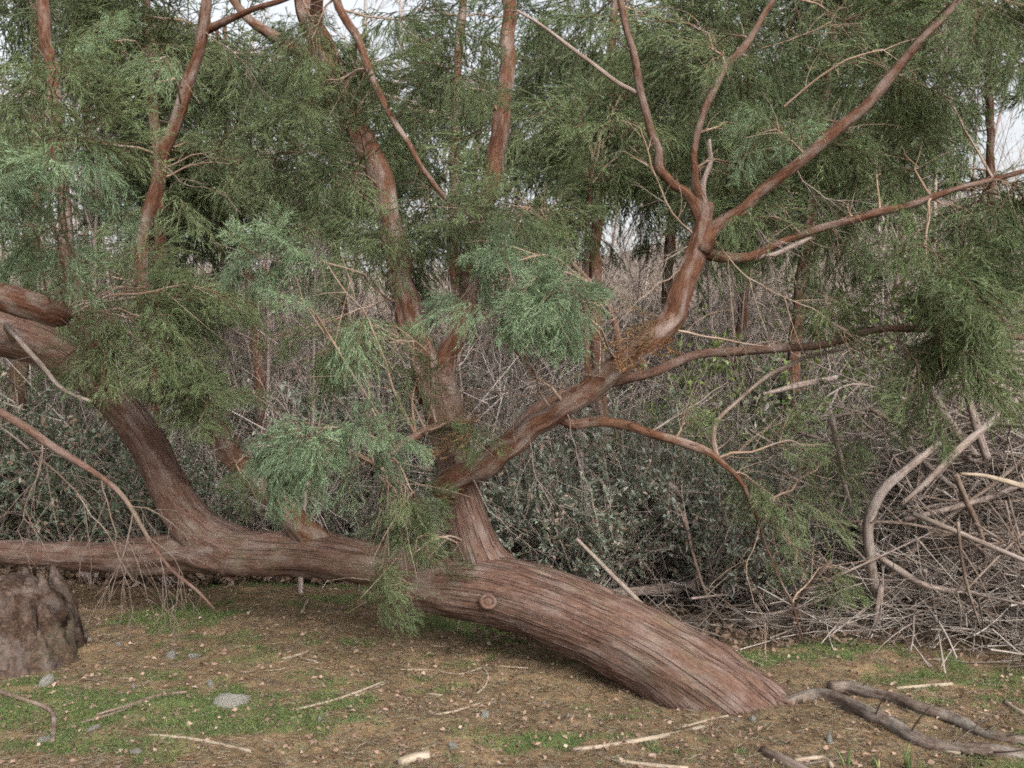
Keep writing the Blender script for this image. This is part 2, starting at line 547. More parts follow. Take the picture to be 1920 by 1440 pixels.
SPR = {k: [make_spray('foliage_spray', m, 10 * q + s, 0.5, dn, th, dr) for s, dr in enumerate((0.1, 0.25, 0.4, 0.55, 0.75, 0.35))]
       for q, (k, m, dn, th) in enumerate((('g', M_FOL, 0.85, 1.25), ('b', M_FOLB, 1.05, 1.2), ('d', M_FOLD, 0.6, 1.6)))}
SPR['o'] = [make_spray('dead_foliage', M_FOLO, 91, 0.22, 0.5, 1.0, 1.2)]


def place_spray(me, p, d, scale, parent, roll, rng, name='foliage_spray'):
    d = nrm(d)
    up = np.array([0, 0, 1.0])
    y = nrm(np.cross(up, d) + 1e-6)
    z = np.cross(d, y)
    c, s_ = math.cos(roll), math.sin(roll)
    y2, z2 = y * c + z * s_, z * c - y * s_
    o = bpy.data.objects.new(name, me)
    COL.objects.link(o)
    o.parent = parent
    M = Matrix(((d[0], y2[0], z2[0], p[0]), (d[1], y2[1], z2[1], p[1]), (d[2], y2[2], z2[2], p[2]), (0, 0, 0, 1)))
    o.matrix_basis = M @ Matrix.Scale(scale, 4)
    return o


class Tree:
    """a cedar: limbs (parts) and thin branches (parts) that carry foliage sprays (sub-parts)"""

    def __init__(s, root, seed, mat=M_BARK, twig=M_TWIG):
        s.root, s.rng, s.seed = root, np.random.default_rng(seed), seed
        s.pts, s.mat, s.twig, s.n = [], mat, twig, 0

    def limb(s, pts, name='limb', mat=None, seg=14, step=0.04, ridge=0.2, rough=0.13, ecc=0.0, px=True, anchor=True, label=None, shred=2.5, ext=None, strips=0, slim=.72):
        """pts: (px, py, D, radius in px) or world (x, y, z, r)"""
        if px:
            P = np.array([W(a, b, d) for a, b, d, r in pts])
            R = np.array([r * d / F for a, b, d, r in pts])
        else:
            P, R = np.array([q[:3] for q in pts], float), np.array([q[3] for q in pts], float)
        R = R * slim
        Pq, Rq = resample(P, R, .16)
        if len(Pq) > 4:
            Pq[1:-1] += s.rng.normal(0, 1, (len(Pq) - 2, 3)) * (np.minimum(Rq[1:-1, None], .035) * .16 + .0015) * (0 if strips else 1)
            if name == 'limb':
                Rq[:4] *= np.array([1.45, 1.28, 1.12, 1.04])              # collar
            Rq = Rq * (1 + s.rng.normal(0, .015 if strips else .05, len(Rq)))
        V, f, a = tube(Pq, Rq, seg, step, rough, ridge, ecc, s.seed + s.n, shred=shred)
        s.n += 1
        q, rr = resample(P, R, 0.12)
        Ln = np.linalg.norm(np.diff(q, axis=0), axis=1).sum()
        if strips:
            nr = len(V) // seg
            VV = V[:nr * seg].reshape(nr, seg, 3)
            ii, jj = s.rng.integers(0, nr - 26, strips), s.rng.integers(0, seg, strips)
            st = s.rng.integers(2, 5, strips)
            idx = ii[:, None] + np.arange(6)[None] * st[:, None]
            c0 = VV.mean(1)
            Q = VV[idx, jj[:, None]]
            Q = Q + nrm(Q - c0[idx]) * (np.array([0, .002, .003, .003, .004, .008]) * s.rng.random((strips, 1)) * 1.6)[..., None]
            b_ = strands(Q, np.array([.0006, .0018, .0022, .002, .0016, .0006])[None] * (.6 + .9 * s.rng.random((strips, 1))), 3, 0, s.rng)
            V, f, a = join([(V, f, a), (b_[0], b_[1], {'bk': b_[2]['bk']})])
        else:
            m_ = max(2, int(Ln * 7))
            B_, t_ = sprout(q[None], m_, .08, .97, 1.1, lambda t: .03 + .09 * s.rng.random(t.shape) ** 2 + np.interp(t, np.linspace(0, 1, len(rr)), rr), 4, None, 0, .05, .3, s.rng)
            b_ = strands(B_, taper(m_, 4, .0042, .0016) * (.5 + .6 * s.rng.random((m_, 1))), 4, 0, s.rng)
            V, f, a = join([(V, f, a), (b_[0], b_[1], {'bk': b_[2]['bk']})])
        if ext:
            V, f, a = join([(V, f, a)] + ext)
        o = ob(name, mesh(name, V, f, mat or s.mat, a), s.root, label=label)
        if anchor:
            q, rr = resample(P, R, 0.12)
            s.pts.append(q)
        return o, P, R

    def twigs(s, pts, r0, kids=0, ang=0.8, ln=0.25, name='twig', mat=None, droop=0.2, t0=0.2, k2=0, wob=0.02):
        """thin bare branch with bare side twigs; pts (px,py,D)"""
        P = np.array([W(*p) for p in pts])
        P, Rr = resample(P, np.linspace(r0, r0 * 0.4, len(P)), 0.06)
        P[1:-1] += s.rng.normal(0, wob * 0.25, (len(P) - 2, 3))
        parts = [strands(P[None], Rr[None], 5, 0, s.rng)]
        if kids:
            Q, _ = sprout(P[None], kids, t0, 1, ang, lambda t: ln * (1.15 - 0.6 * t), 5, None, 0, droop, 0.3, s.rng)
            parts.append(strands(Q, taper(len(Q), 5, min(r0 * .5, 0.0042), 0.0012), 3, 0, s.rng))
            if k2:
                Q2, _ = sprout(Q, k2, 0.25, 1, 0.7, lambda t: ln * 0.4 * (1.1 - 0.5 * t), 4, None, 0, droop, 0.2, s.rng)
                parts.append(strands(Q2, taper(len(Q2), 4, 0.0018, 0.0008), 3, 0, s.rng))
        V, f, a = join(parts)
        o = ob(name, mesh(name, V, f, mat or s.twig, {'bk': a['bk']}), s.root)
        return o, P

    def bough(s, start, end, ns, scale, key, sag=0.1, r0=0.007, t0=0.3, spread=0.9, down=0.15, name='branch'):
        rng = s.rng
        L = np.linalg.norm(end - start)
        t = np.linspace(0, 1, 7)
        P = start + (end - start) * t[:, None]
        P[:, 2] += sag * L * np.sin(t * np.pi)
        P[1:-1] += rng.normal(0, 0.025 * L, (5, 3))
        P, Rr = resample(P, np.linspace(r0, 0.0025, 7), 0.08)
        parts = [strands(P[None], Rr[None], 5, 0, rng)]
        Q, _ = sprout(P[None], 10, 0.1, 0.95, 0.9, lambda q: 0.06 + 0.25 * rng.random(q.shape), 4, None, 0, 0.2, 0.3, rng)
        parts.append(strands(Q, taper(len(Q), 4, 0.0022, 0.0008), 3, 0, rng))
        V, f, a = join(parts)
        br = ob(name, mesh(name, V, f, s.twig, {'bk': a['bk']}), s.root)
        n = len(P)
        for k in range(ns):
            u = 1.0 if k == 0 else t0 + (1 - t0) * rng.random() ** 0.7
            i = min(int(u * (n - 1)), n - 2)
            T = nrm(P[i + 1] - P[i])
            d = T * 0.8 + nrm(rng.normal(size=3)) * spread * (0.25 if k == 0 else 1) + np.array([0, 0, -down])
            me = SPR[key][rng.integers(len(SPR[key]))]
            place_spray(me, P[i] if u < 1 else P[-1], d, scale * (0.7 + 0.6 * rng.random()), br, rng.normal(0, 0.6), rng)
        return br

    def fill(s, cx, cy, rx, ry, D0, D1, nb, ns, scale, key='g', sag=0.08, down=0.15, maxlen=1.3, spread=0.9, t0=0.35):
        """nb foliage branches whose ends fall inside an ellipse of the view, growing from the nearest limb"""
        A = np.vstack(s.pts)
        rng = s.rng
        for k in range(nb):
            a, q = rng.random() * 6.283, math.sqrt(rng.random())
            D = D0 + (D1 - D0) * rng.random()
            e = W(cx + rx * q * math.cos(a), cy + ry * q * math.sin(a), D)
            if e[2] < 0.25:
                e[2] = 0.25
            dist = np.linalg.norm(A - e, axis=1) + 0.35 * np.maximum(0, A[:, 2] - e[2]) + rng.random(len(A)) * 0.25
            b = A[np.argmin(dist)]
            s.bough(b, e, ns, scale, key, sag, t0=max(t0, 1 - maxlen / (np.linalg.norm(e - b) + 1e-6)), down=down, spread=spread)


# ------------------------------------------------------------------ the leaning cedar
T0 = thing('leaning_cedar_tree', (0.95, 4.3, 0.0), 'big leaning cedar with thick ridged trunk sprawling left over mossy ground', 'tree')
tr = Tree(T0, 11)
# trunk, with a buttress root running right along the ground
tp = [(1480, 1420, 4.16, 92), (1405, 1360, 4.2, 90), (1322, 1294, 4.26, 85), (1225, 1228, 4.35, 77), (1120, 1174, 4.46, 70), (1020, 1133, 4.56, 66),
      (930, 1107, 4.66, 63), (850, 1098, 4.74, 56), (795, 1097, 4.80, 48), (757, 1100, 4.83, 38), (742, 1101, 4.85, 22)]
root_ext = []
for q, pp in enumerate(([(1380, 1285, 4.25, 40), (1450, 1322, 4.12, 26), (1510, 1348, 4.02, 16), (1570, 1372, 3.92, 10), (1640, 1400, 3.8, 7)],)):
    root_ext.append(tube([W(a, b, d) for a, b, d, r in pp], [r * d / F for a, b, d, r in pp], 16, 0.03, 0.1, 0.2, seed=60 + q))
tr.limb(tp, 'trunk', seg=120, step=0.018, ridge=0.035, rough=0.07, shred=9.0, ext=root_ext, strips=500, slim=1.0)
# left limb lying low, then two limbs that rise from it
tr.limb([(800, 1085, 4.85, 46), (745, 1068, 4.92, 41), (690, 1056, 4.98, 41), (620, 1046, 5.08, 47), (560, 1040, 5.16, 46), (470, 1037, 5.26, 44), (385, 1030, 5.38, 48),
         (310, 1040, 5.48, 39), (200, 1046, 5.6, 31), (100, 1041, 5.7, 26), (0, 1036, 5.8, 23), (-170, 1030, 6.0, 19)], seg=64, step=0.025, shred=7, ridge=.05, strips=160, slim=.92)
tr.limb([(450, 1040, 5.3, 40), (395, 1010, 5.36, 46), (345, 960, 5.42, 42), (312, 905, 5.46, 40), (286, 850, 5.5, 37), (240, 780, 5.48, 37), (170, 705, 5.42, 40), (85, 650, 5.36, 43),
         (0, 622, 5.3, 46), (-130, 590, 5.2, 46), (-320, 500, 5.1, 40)], seg=56, step=0.025, shred=7, ridge=.05, strips=120, slim=.85)
tr.limb([(640, 1062, 5.12, 18), (588, 1016, 5.12, 36), (540, 960, 5.12, 30), (497, 915, 5.16, 27), (447, 866, 5.2, 26), (400, 800, 5.25, 25), (350, 740, 5.3, 22), (300, 660, 5.3, 19), (268, 560, 5.3, 17),
         (266, 470, 5.28, 16), (283, 385, 5.25, 17), (308, 290, 5.2, 16), (340, 200, 5.15, 16), (366, 110, 5.1, 15), (385, 30, 5.05, 14), (395, -60, 5.0, 12), (410, -220, 4.9, 9)], mat=M_BARKR, seg=28)
tr.limb([(-330, 500, 5.1, 36), (-180, 522, 4.9, 36), (-60, 545, 4.75, 36), (40, 568, 4.65, 35), (100, 585, 4.6, 33), (128, 593, 4.58, 30)], name='broken_limb', mat=M_BARKR, seg=48, ridge=0.1)
tr.limb([(200, 730, 5.42, 24), (160, 610, 5.2, 20), (128, 480, 5.0, 18), (117, 370, 4.95, 17), (108, 260, 4.9, 17), (96, 130, 4.85, 15), (82, 30, 4.8, 14), (72, -80, 4.8, 12)], mat=M_BARKR, seg=24)
# upright stem and its fork
tr.limb([(925, 1110, 4.76, 52), (906, 1072, 4.75, 58), (887, 1022, 4.76, 46), (869, 955, 4.8, 38), (852, 880, 4.85, 34), (836, 800, 4.9, 33), (822, 735, 4.95, 38), (812, 700, 4.98, 34)], seg=64, step=0.025, shred=7, ridge=.05, strips=120, slim=1.0)
tr.limb([(822, 760, 4.95, 26), (832, 690, 4.98, 30), (852, 630, 5.02, 29), (872, 550, 5.12, 26), (892, 450, 5.25, 24), (918, 340, 5.42, 23), (940, 220, 5.6, 23), (950, 120, 5.7, 20), (954, 20, 5.8, 16), (958, -160, 5.9, 11)], mat=M_BARKR, seg=40)
tr.limb([(820, 745, 4.96, 34), (800, 680, 5.0, 36), (775, 610, 5.05, 33), (750, 530, 5.1, 31), (736, 440, 5.15, 31), (720, 365, 5.2, 31), (694, 295, 5.25, 33), (658, 222, 5.3, 30), (622, 130, 5.35, 31),
         (592, 60, 5.4, 28), (560, -10, 5.5, 25), (500, -140, 5.6, 18)], mat=M_BARKR, seg=44)
tr.limb([(620, 120, 5.35, 18), (560, 92, 5.45, 15), (500, 60, 5.5, 13), (440, 5, 5.6, 11), (400, -60, 5.7, 8)], mat=M_BARKR)
# limb that sweeps right in front of the stem, and its crown of forks
tr.limb([(858, 920, 4.8, 26), (832, 912, 4.72, 34), (880, 884, 4.64, 33), (940, 850, 4.56, 30), (1000, 806, 4.5, 28), (1060, 762, 4.46, 27), (1130, 710, 4.42, 28), (1200, 655, 4.4, 29), (1258, 595, 4.4, 29),
         (1292, 520, 4.4, 26), (1312, 455, 4.4, 24), (1321, 405, 4.4, 20), (1322, 380, 4.4, 14)], mat=M_BARKR, seg=44, step=0.025, shred=3.5)
tr.limb([(1322, 420, 4.4, 14), (1306, 382, 4.4, 14), (1280, 360, 4.38, 12), (1248, 332, 4.37, 11.5), (1232, 285, 4.36, 11), (1214, 220, 4.34, 11), (1195, 140, 4.3, 10), (1176, 60, 4.27, 9), (1158, -20, 4.25, 8), (1135, -120, 4.2, 6)], mat=M_BARKR, ridge=.06)
tr.limb([(1312, 470, 4.4, 16), (1336, 430, 4.4, 19), (1392, 390, 4.38, 16), (1470, 326, 4.35, 15), (1550, 256, 4.3, 14), (1620, 200, 4.25, 14), (1690, 118, 4.2, 13), (1770, 30, 4.15, 9), (1840, -50, 4.1, 7)], mat=M_BARKR, ridge=.07)
tr.limb([(1322, 400, 4.4, 12), (1305, 345, 4.44, 10), (1302, 290, 4.46, 9), (1322, 205, 4.46, 9.5), (1360, 130, 4.44, 10), (1405, 72, 4.42, 9), (1450, -5, 4.4, 8), (1490, -90, 4.35, 6)], mat=M_BARKR, ridge=.06)
tr.limb([(1322, 385, 4.42, 9), (1318, 345, 4.5, 7), (1332, 300, 4.52, 6), (1330, 262, 4.52, 4)], name='dead_stub', mat=M_DEAD, anchor=False)
# branches on the right
tr.limb([(940, 850, 4.58, 18), (975, 805, 4.7, 17), (1040, 750, 4.75, 16), (1120, 722, 4.8, 15), (1220, 700, 4.85, 13), (1310, 664, 4.88, 12), (1440, 655, 4.85, 11), (1560, 642, 4.8, 10), (1650, 618, 4.72, 9.5), (1780, 620, 4.65, 9), (1930, 634, 4.6, 7)], mat=M_BARK, ridge=.06)
tr.limb([(1040, 775, 4.5, 14), (1080, 792, 4.48, 12), (1140, 791, 4.46, 12), (1220, 810, 4.45, 12), (1310, 840, 4.45, 11.5), (1352, 866, 4.46, 8), (1395, 915, 4.5, 5), (1425, 985, 4.55, 4), (1450, 1060, 4.6, 3.5), (1485, 1130, 4.7, 3), (1505, 1195, 4.75, 2)], mat=M_BARKR, ridge=.06)
tr.limb([(1345, 860, 4.46, 5), (1340, 800, 4.6, 5), (1375, 760, 4.75, 5), (1440, 705, 4.85, 5.5), (1510, 672, 4.9, 5), (1580, 655, 5.0, 4)], mat=M_DEADD, ridge=.05)
tr.limb([(1310, 470, 4.42, 12), (1400, 482, 4.5, 10), (1500, 438, 4.5, 10), (1600, 410, 4.45, 10), (1700, 384, 4.4, 9), (1800, 355, 4.35, 8), (1930, 318, 4.3, 6)], mat=M_BARKR, ridge=.06)
tr.limb([(1420, 486, 4.5, 3), (1452, 474, 4.48, 6), (1500, 456, 4.47, 6), (1522, 446, 4.47, 3)], name='dead_stub', mat=M_DEAD, anchor=False)
tr.limb([(845, 800, 4.85, 10), (868, 797, 4.6, 11), (820, 803, 4.5, 12), (780, 818, 4.42, 12), (742, 842, 4.36, 10), (700, 870, 4.25, 7)], mat=M_BARKR, ridge=.05)
tr.limb([(592, 60, 5.4, 12), (600, -60, 5.1, 12), (638, 18, 4.75, 11), (672, 80, 4.72, 10), (712, 180, 4.7, 8.5), (765, 270, 4.7, 7), (810, 340, 4.75, 6.5), (875, 420, 4.8, 5)], mat=M_BARKR, ridge=.05)
tr.limb([(1195, 175, 4.32, 5), (1160, 155, 4.3, 5), (1090, 102, 4.25, 5), (1030, 58, 4.2, 4.5), (970, 20, 4.15, 4)], mat=M_DEAD, ridge=.04)
tr.limb([(380, 60, 5.1, 8), (440, 32, 5.0, 7), (520, 2, 4.9, 6), (600, -30, 4.85, 5)], mat=M_BARKR, ridge=.04)
tr.limb([(1100, 760, 4.75, 7), (1102, 560, 5.1, 6.5), (1100, 470, 5.1, 6.5), (1103, 395, 5.1, 6), (1110, 300, 5.1, 4)], mat=M_BARKR, ridge=.04)
tr.limb([(1165, 680, 4.42, 9), (1150, 595, 4.5, 7), (1105, 530, 4.6, 6.5), (1060, 480, 4.7, 5), (1020, 420, 4.8, 4)], mat=M_BARK, ridge=.04)
tr.limb([(-330, 500, 5.1, 14), (-150, 690, 4.5, 12), (0, 772, 4.3, 10.5), (100, 838, 4.28, 9), (190, 893, 4.26, 7), (245, 950, 4.25, 6), (300, 1045, 4.24, 4.5), (365, 1105, 4.23, 4), (402, 1142, 4.22, 2)], mat=M_BARK, ridge=.05, anchor=False)
tr.limb([(40, 640, 5.3, 10), (10, 610, 5.0, 7), (50, 655, 4.6, 7), (110, 722, 4.5, 6), (170, 752, 4.45, 4)], mat=M_DEAD, ridge=.04, anchor=False)
# pale strip of bare wood along the top of the trunk, knots
st = tube([W(a, b, d) for a, b, d in ((1085, 1118, 4.44), (1150, 1143, 4.36), (1220, 1178, 4.30), (1290, 1224, 4.24))], [0.006, 0.014, 0.014, 0.005], 8, 0.03, 0.1, 0.2, seed=5)
ob('bare_wood_strip', mesh('bare_wood_strip', *st[:2], M_PALE, st[2]), T0)


def knot(px, py, D, r, mat):
    c = W(px, py, D)
    n = nrm(np.array([0, 0, CAM_H]) - c + np.array([0, 0, 0.3]))
    a = nrm(np.cross(n, [0.2, 0.1, 1]))
    b = np.cross(n, a)
    th = np.linspace(0, 2 * np.pi, 13)
    P = c + (a * np.cos(th)[:, None] + b * np.sin(th)[:, None] * 0.85) * r
    t1 = tube(P, np.full(13, r * 0.34), 8, 0.01, 0.15, 0.1, seed=int(px) % 17, cap=False)
    t2 = tube([c - n * r, c - n * r * .1, c + n * r * 0.15], [r * .8, r * .75, r * .3], 12, 0.02, 0.1, seed=3)
    ob('knot', mesh('knot', *join([t1, t2])[:2], mat, join([t1, t2])[2]), T0)


knot(771, 1112, 4.69, 0.026, M_BARK)
knot(915, 1128, 4.47, 0.035, M_BARK)

# bare twigs seen against the thicket
for pts, r0, kids, ln in (
        ([(0, 800, 4.5), (120, 900, 4.45), (200, 1000, 4.4), (250, 1090, 4.4)], .006, 9, .35),
        ([(190, 893, 4.26), (215, 1000, 4.22), (250, 1150, 4.2)], .004, 6, .25),
        ([(245, 950, 4.25), (300, 960, 4.2), (340, 1000, 4.15)], .004, 6, .22),
        ([(250, 955, 4.25), (230, 1040, 4.2), (205, 1130, 4.2)], .004, 6, .25),
        ([(80, 830, 4.28), (60, 920, 4.2), (30, 1000, 4.2)], .005, 5, .25),
        ([(300, 1045, 4.24), (310, 1100, 4.2), (320, 1170, 4.2)], .003, 5, .2),
        ([(270, 1000, 4.25), (330, 1050, 4.2), (350, 1130, 4.2)], .003, 5, .2),
        ([(830, 745, 4.6), (900, 730, 4.5), (1000, 740, 4.4), (1090, 700, 4.4)], .004, 8, .2),
        ([(735, 560, 5.0), (650, 590, 4.9), (560, 620, 4.8), (470, 660, 4.8)], .007, 8, .3),
        ([(330, 560, 5.3), (480, 640, 5.2), (600, 720, 5.2), (660, 770, 5.2)], .007, 8, .35),
        ([(360, 690, 5.2), (470, 740, 5.0), (540, 770, 5.0)], .006, 6, .25),
        ([(860, 880, 4.8), (820, 700, 4.4), (790, 650, 4.35), (740, 610, 4.3)], .005, 10, .22),
        ([(990, 815, 4.45), (1010, 900, 4.4), (1060, 960, 4.4)], .003, 5, .15),
        ([(1060, 765, 4.42), (1085, 860, 4.4), (1110, 930, 4.4)], .003, 5, .15),
        ([(1290, 500, 4.4), (1200, 560, 4.3), (1130, 640, 4.3)], .003, 6, .2),
        ([(1270, 620, 4.4), (1350, 635, 4.5), (1440, 650, 4.6)], .007, 6, .25),
        ([(1310, 450, 4.4), (1250, 380, 4.35), (1210, 270, 4.3), (1200, 240, 4.3)], .006, 8, .2),
        ([(1310, 450, 4.4), (1230, 500, 4.4), (1180, 540, 4.4)], .004, 9, .22),
        ([(1330, 440, 4.4), (1400, 520, 4.4), (1480, 560, 4.4), (1590, 620, 4.4)], .005, 10, .3),
        ([(1400, 390, 4.38), (1440, 450, 4.3), (1500, 480, 4.3)], .004, 7, .2),
        ([(1490, 310, 4.35), (1530, 360, 4.3), (1600, 390, 4.3)], .004, 7, .2),
        ([(1470, 200, 4.4), (1560, 130, 4.3), (1660, 90, 4.3), (1760, 60, 4.2)], .006, 8, .2),
        ([(1430, 90, 4.4), (1500, 70, 4.3), (1560, 40, 4.3)], .004, 6, .2),
        ([(1395, 915, 4.5), (1460, 1000, 4.5), (1520, 1040, 4.5)], .003, 6, .2),
        ([(1425, 985, 4.55), (1400, 1080, 4.5), (1440, 1180, 4.5)], .003, 6, .25),
        ([(1560, 642, 4.8), (1640, 680, 4.6), (1700, 800, 4.5)], .005, 7, .25),
        ([(1220, 810, 4.45), (1300, 760, 4.6), (1360, 720, 4.8)], .005, 7, .2),
        ([(880, 884, 4.6), (920, 960, 4.5), (1000, 1030, 4.5)], .003, 5, .15),
        ([(300, 300, 5.2), (340, 340, 5.0), (420, 360, 4.9)], .004, 6, .2),
        ([(385, 60, 5.05), (450, 110, 5.0), (490, 170, 5.0)], .004, 6, .2),
        ([(690, 290, 5.2), (640, 250, 5.0), (680, 190, 4.9)], .004, 6, .2),
        ([(740, 450, 5.1), (800, 415, 5.0), (880, 420, 4.9)], .005, 6, .2)):
    tr.twigs(pts, r0, kids, ln=ln, k2=3, mat=M_DEAD if kids % 2 and pts[0][0] > 400 else M_DEADD if pts[0][0] < 400 else None)

# foliage: big near sprays first
FOL = [
    # cx, cy, rx, ry, D0, D1, branches, sprays, scale, key, down
    (985, 540, 60, 40, 3.75, 3.95, 4, 6, .52, 'b', .45),
    (965, 480, 50, 30, 3.8, 4.0, 2, 4, .48, 'b', -.1),
    (885, 580, 40, 20, 3.8, 4.0, 2, 3, .42, 'b', .1),
    (1070, 600, 30, 30, 3.8, 4.0, 2, 3, .42, 'b', .3),
    (625, 810, 110, 30, 3.9, 4.2, 5, 4, .47, 'b', .35),
    (520, 850, 40, 30, 3.9, 4.1, 2, 4, .5, 'b', .3),
    (770, 925, 40, 25, 4.0, 4.2, 3, 4, .42, 'g', .4),
    (738, 1020, 30, 40, 4.1, 4.3, 3, 3, .42, 'g', 1.2),
    (700, 1110, 30, 20, 4.2, 4.3, 1, 3, .36, 'g', 1.0),
    (570, 490, 110, 35, 4.1, 4.5, 3, 4, .5, 'b', .3),
    (480, 470, 30, 20, 4.0, 4.2, 1, 4, .45, 'b', .0),
    (310, 590, 110, 85, 4.4, 4.9, 7, 5, .66, 'g', .2),
    (300, 720, 60, 30, 4.5, 4.8, 2, 4, .5, 'g', .2),
    (440, 760, 60, 30, 4.5, 4.8, 2, 3, .45, 'g', .2),
    (80, 200, 110, 120, 3.5, 3.9, 4, 4, .7, 'g', .0),
    (60, 340, 80, 50, 3.5, 3.9, 4, 4, .6, 'b', .1),
    (200, 110, 40, 40, 3.6, 3.9, 1, 4, .5, 'b', -.3),
    (755, 670, 60, 60, 4.3, 4.8, 3, 4, .5, 'g', .3),
    (900, 780, 90, 30, 4.2, 4.4, 2, 3, .34, 'g', .6),
    (890, 340, 140, 110, 4.5, 5.1, 7, 4, .75, 'g', .25),
    (620, 130, 90, 130, 4.8, 5.1, 5, 4, .62, 'g', .2),
    (735, 430, 40, 40, 4.7, 4.9, 2, 4, .5, 'g', .3),
    (605, 140, 40, 60, 4.9, 5.1, 2, 4, .5, 'g', .2),
    (400, 700, 110, 60, 4.6, 5.0, 3, 4, .55, 'g', .3),
    (610, 640, 120, 60, 4.6, 5.0, 3, 4, .5, 'g', .3),
    (170, 700, 60, 40, 4.6, 4.9, 1, 4, .5, 'g', .3),
    (470, 880, 40, 20, 4.3, 4.5, 1, 4, .4, 'g', .3),
    (1620, 560, 50, 40, 4.4, 4.7, 2, 4, .6, 'g', .4),
    (1830, 520, 60, 50, 4.3, 4.6, 2, 4, .6, 'g', .3),
    (540, 330, 130, 80, 4.9, 5.5, 4, 4, .8, 'g', .2),
    (800, 90, 130, 80, 5.0, 5.6, 3, 4, .8, 'g', .2),
    (1080, 270, 150, 110, 4.7, 5.4, 4, 5, .85, 'g', .2),
    (1060, 410, 100, 60, 4.6, 5.1, 2, 4, .7, 'g', .2),
    (1330, 110, 190, 110, 4.6, 5.2, 4, 5, .8, 'g', .1),
    (1390, 130, 60, 60, 4.1, 4.3, 1, 4, .5, 'g', .2),
    (1590, 90, 190, 100, 4.5, 5.1, 4, 5, .8, 'g', .1),
    (1430, 270, 130, 90, 4.5, 4.9, 4, 5, .65, 'g', .3),
    (1450, 270, 60, 60, 4.1, 4.3, 1, 4, .5, 'b', .3),
    (1620, 330, 150, 90, 4.5, 5.0, 4, 5, .75, 'g', .2),
    (1560, 430, 150, 50, 4.5, 4.8, 4, 4, .65, 'g', .4),
    (1810, 370, 120, 90, 4.2, 4.7, 4, 5, .8, 'g', .3),
    (1710, 590, 150, 90, 4.2, 4.8, 6, 5, .72, 'g', .4),
    (1670, 720, 70, 40, 4.2, 4.6, 2, 4, .55, 'g', .7),
    (1860, 60, 90, 80, 4.1, 4.6, 3, 4, .7, 'g', .1),
    (1480, 880, 90, 70, 4.4, 4.8, 3, 4, .6, 'g', .5),
    (1520, 1090, 50, 40, 4.7, 4.8, 1, 3, .5, 'g', .5),
    (1250, 780, 50, 20, 4.4, 4.6, 1, 3, .4, 'g', .4),
]
for cx, cy, rx, ry, D0, D1, nb, ns, sc, key, dn in FOL:
    tr.fill(cx, cy, rx, ry, D0, D1, nb, int(ns * .5 + .5), sc, key, down=dn)
nsp = sum(1 for o in COL.objects if o.name.startswith('foliage_spray'))
print('sprays on leaning cedar', nsp)
# dead orange foliage caught on the sweeping limb
for px, py, D in ((1178, 650, 4.3), (1222, 612, 4.28), (876, 790, 4.4)):
    place_spray(SPR['o'][0], W(px, py - 25, D), np.array([.2, -.2, -1.0]), 1.0, T0, RNG.random() * 6, RNG, 'dead_foliage').matrix_parent_inverse = Matrix.Translation(-T0.location)


# ------------------------------------------------------------------ background cedars
def back_cedar(px, D, r, lean, h, nb, ns, sc, label, seed, key='d', low=0.4, spread_r=1.2):
    x = (px - 960) / F * D
    z = float(gz(x, D))
    root = thing('cedar_tree', (x, D, z), label, 'tree', 'cedars behind the leaning tree')
    t = Tree(root, seed, M_BARKR)
    q = np.linspace(0, 1, 7)
    rg = np.random.default_rng(seed)
    P = [(x + lean * a + 0.10 * math.sin(a * 5 + seed), D + 0.08 * math.sin(a * 4), z - 0.1 + h * a, r * (1.15 - a * 0.85)) for a in q]
    t.limb(P, 'trunk', px=False, seg=28, step=0.08)
    for k in range(nb):
        a = low + (1 - low) * rg.random()
        i = a * 6
        b = np.array(P[int(min(i, 5))][:3]) * (1 - (i - int(min(i, 5)))) + np.array(P[int(min(i, 5)) + 1][:3]) * (i - int(min(i, 5)))
        az = rg.random() * 6.283
        l = spread_r * (1.15 - 0.7 * a) * (0.6 + 0.6 * rg.random())
        e = b + np.array([math.cos(az) * l, math.sin(az) * l, (0.1 + 0.3 * rg.random()) * l - 0.15])
        t.bough(b, e, 3, sc * .95, key, 0.05, r0=0.012, t0=0.2, down=0.2)
    return root


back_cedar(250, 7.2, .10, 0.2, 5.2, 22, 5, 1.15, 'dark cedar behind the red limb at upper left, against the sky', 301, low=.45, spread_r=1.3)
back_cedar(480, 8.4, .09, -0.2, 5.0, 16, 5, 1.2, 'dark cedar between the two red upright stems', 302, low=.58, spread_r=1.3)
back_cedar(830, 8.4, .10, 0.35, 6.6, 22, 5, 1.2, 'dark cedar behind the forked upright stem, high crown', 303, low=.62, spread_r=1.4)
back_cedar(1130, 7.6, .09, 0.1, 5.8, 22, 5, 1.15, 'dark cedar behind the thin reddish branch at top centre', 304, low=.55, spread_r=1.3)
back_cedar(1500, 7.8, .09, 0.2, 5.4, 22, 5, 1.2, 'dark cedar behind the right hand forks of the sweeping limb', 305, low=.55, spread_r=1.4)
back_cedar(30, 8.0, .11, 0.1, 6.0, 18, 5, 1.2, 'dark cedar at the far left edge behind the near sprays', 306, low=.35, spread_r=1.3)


def col_of(x, y):
    px = 960 + x / y * F
    for lim, t in ((150, 'at the left edge'), (340, 'behind the red left limb'), (560, 'left of the forked stem'), (760, 'behind the forked stem'), (980, 'behind the bright central spray'),
                   (1180, 'right of the central spray'), (1400, 'behind the sweeping limb'), (1620, 'behind the upper forks'), (1800, 'behind the right sprays')):
        if px < lim:
            return t
    return 'at the right edge'


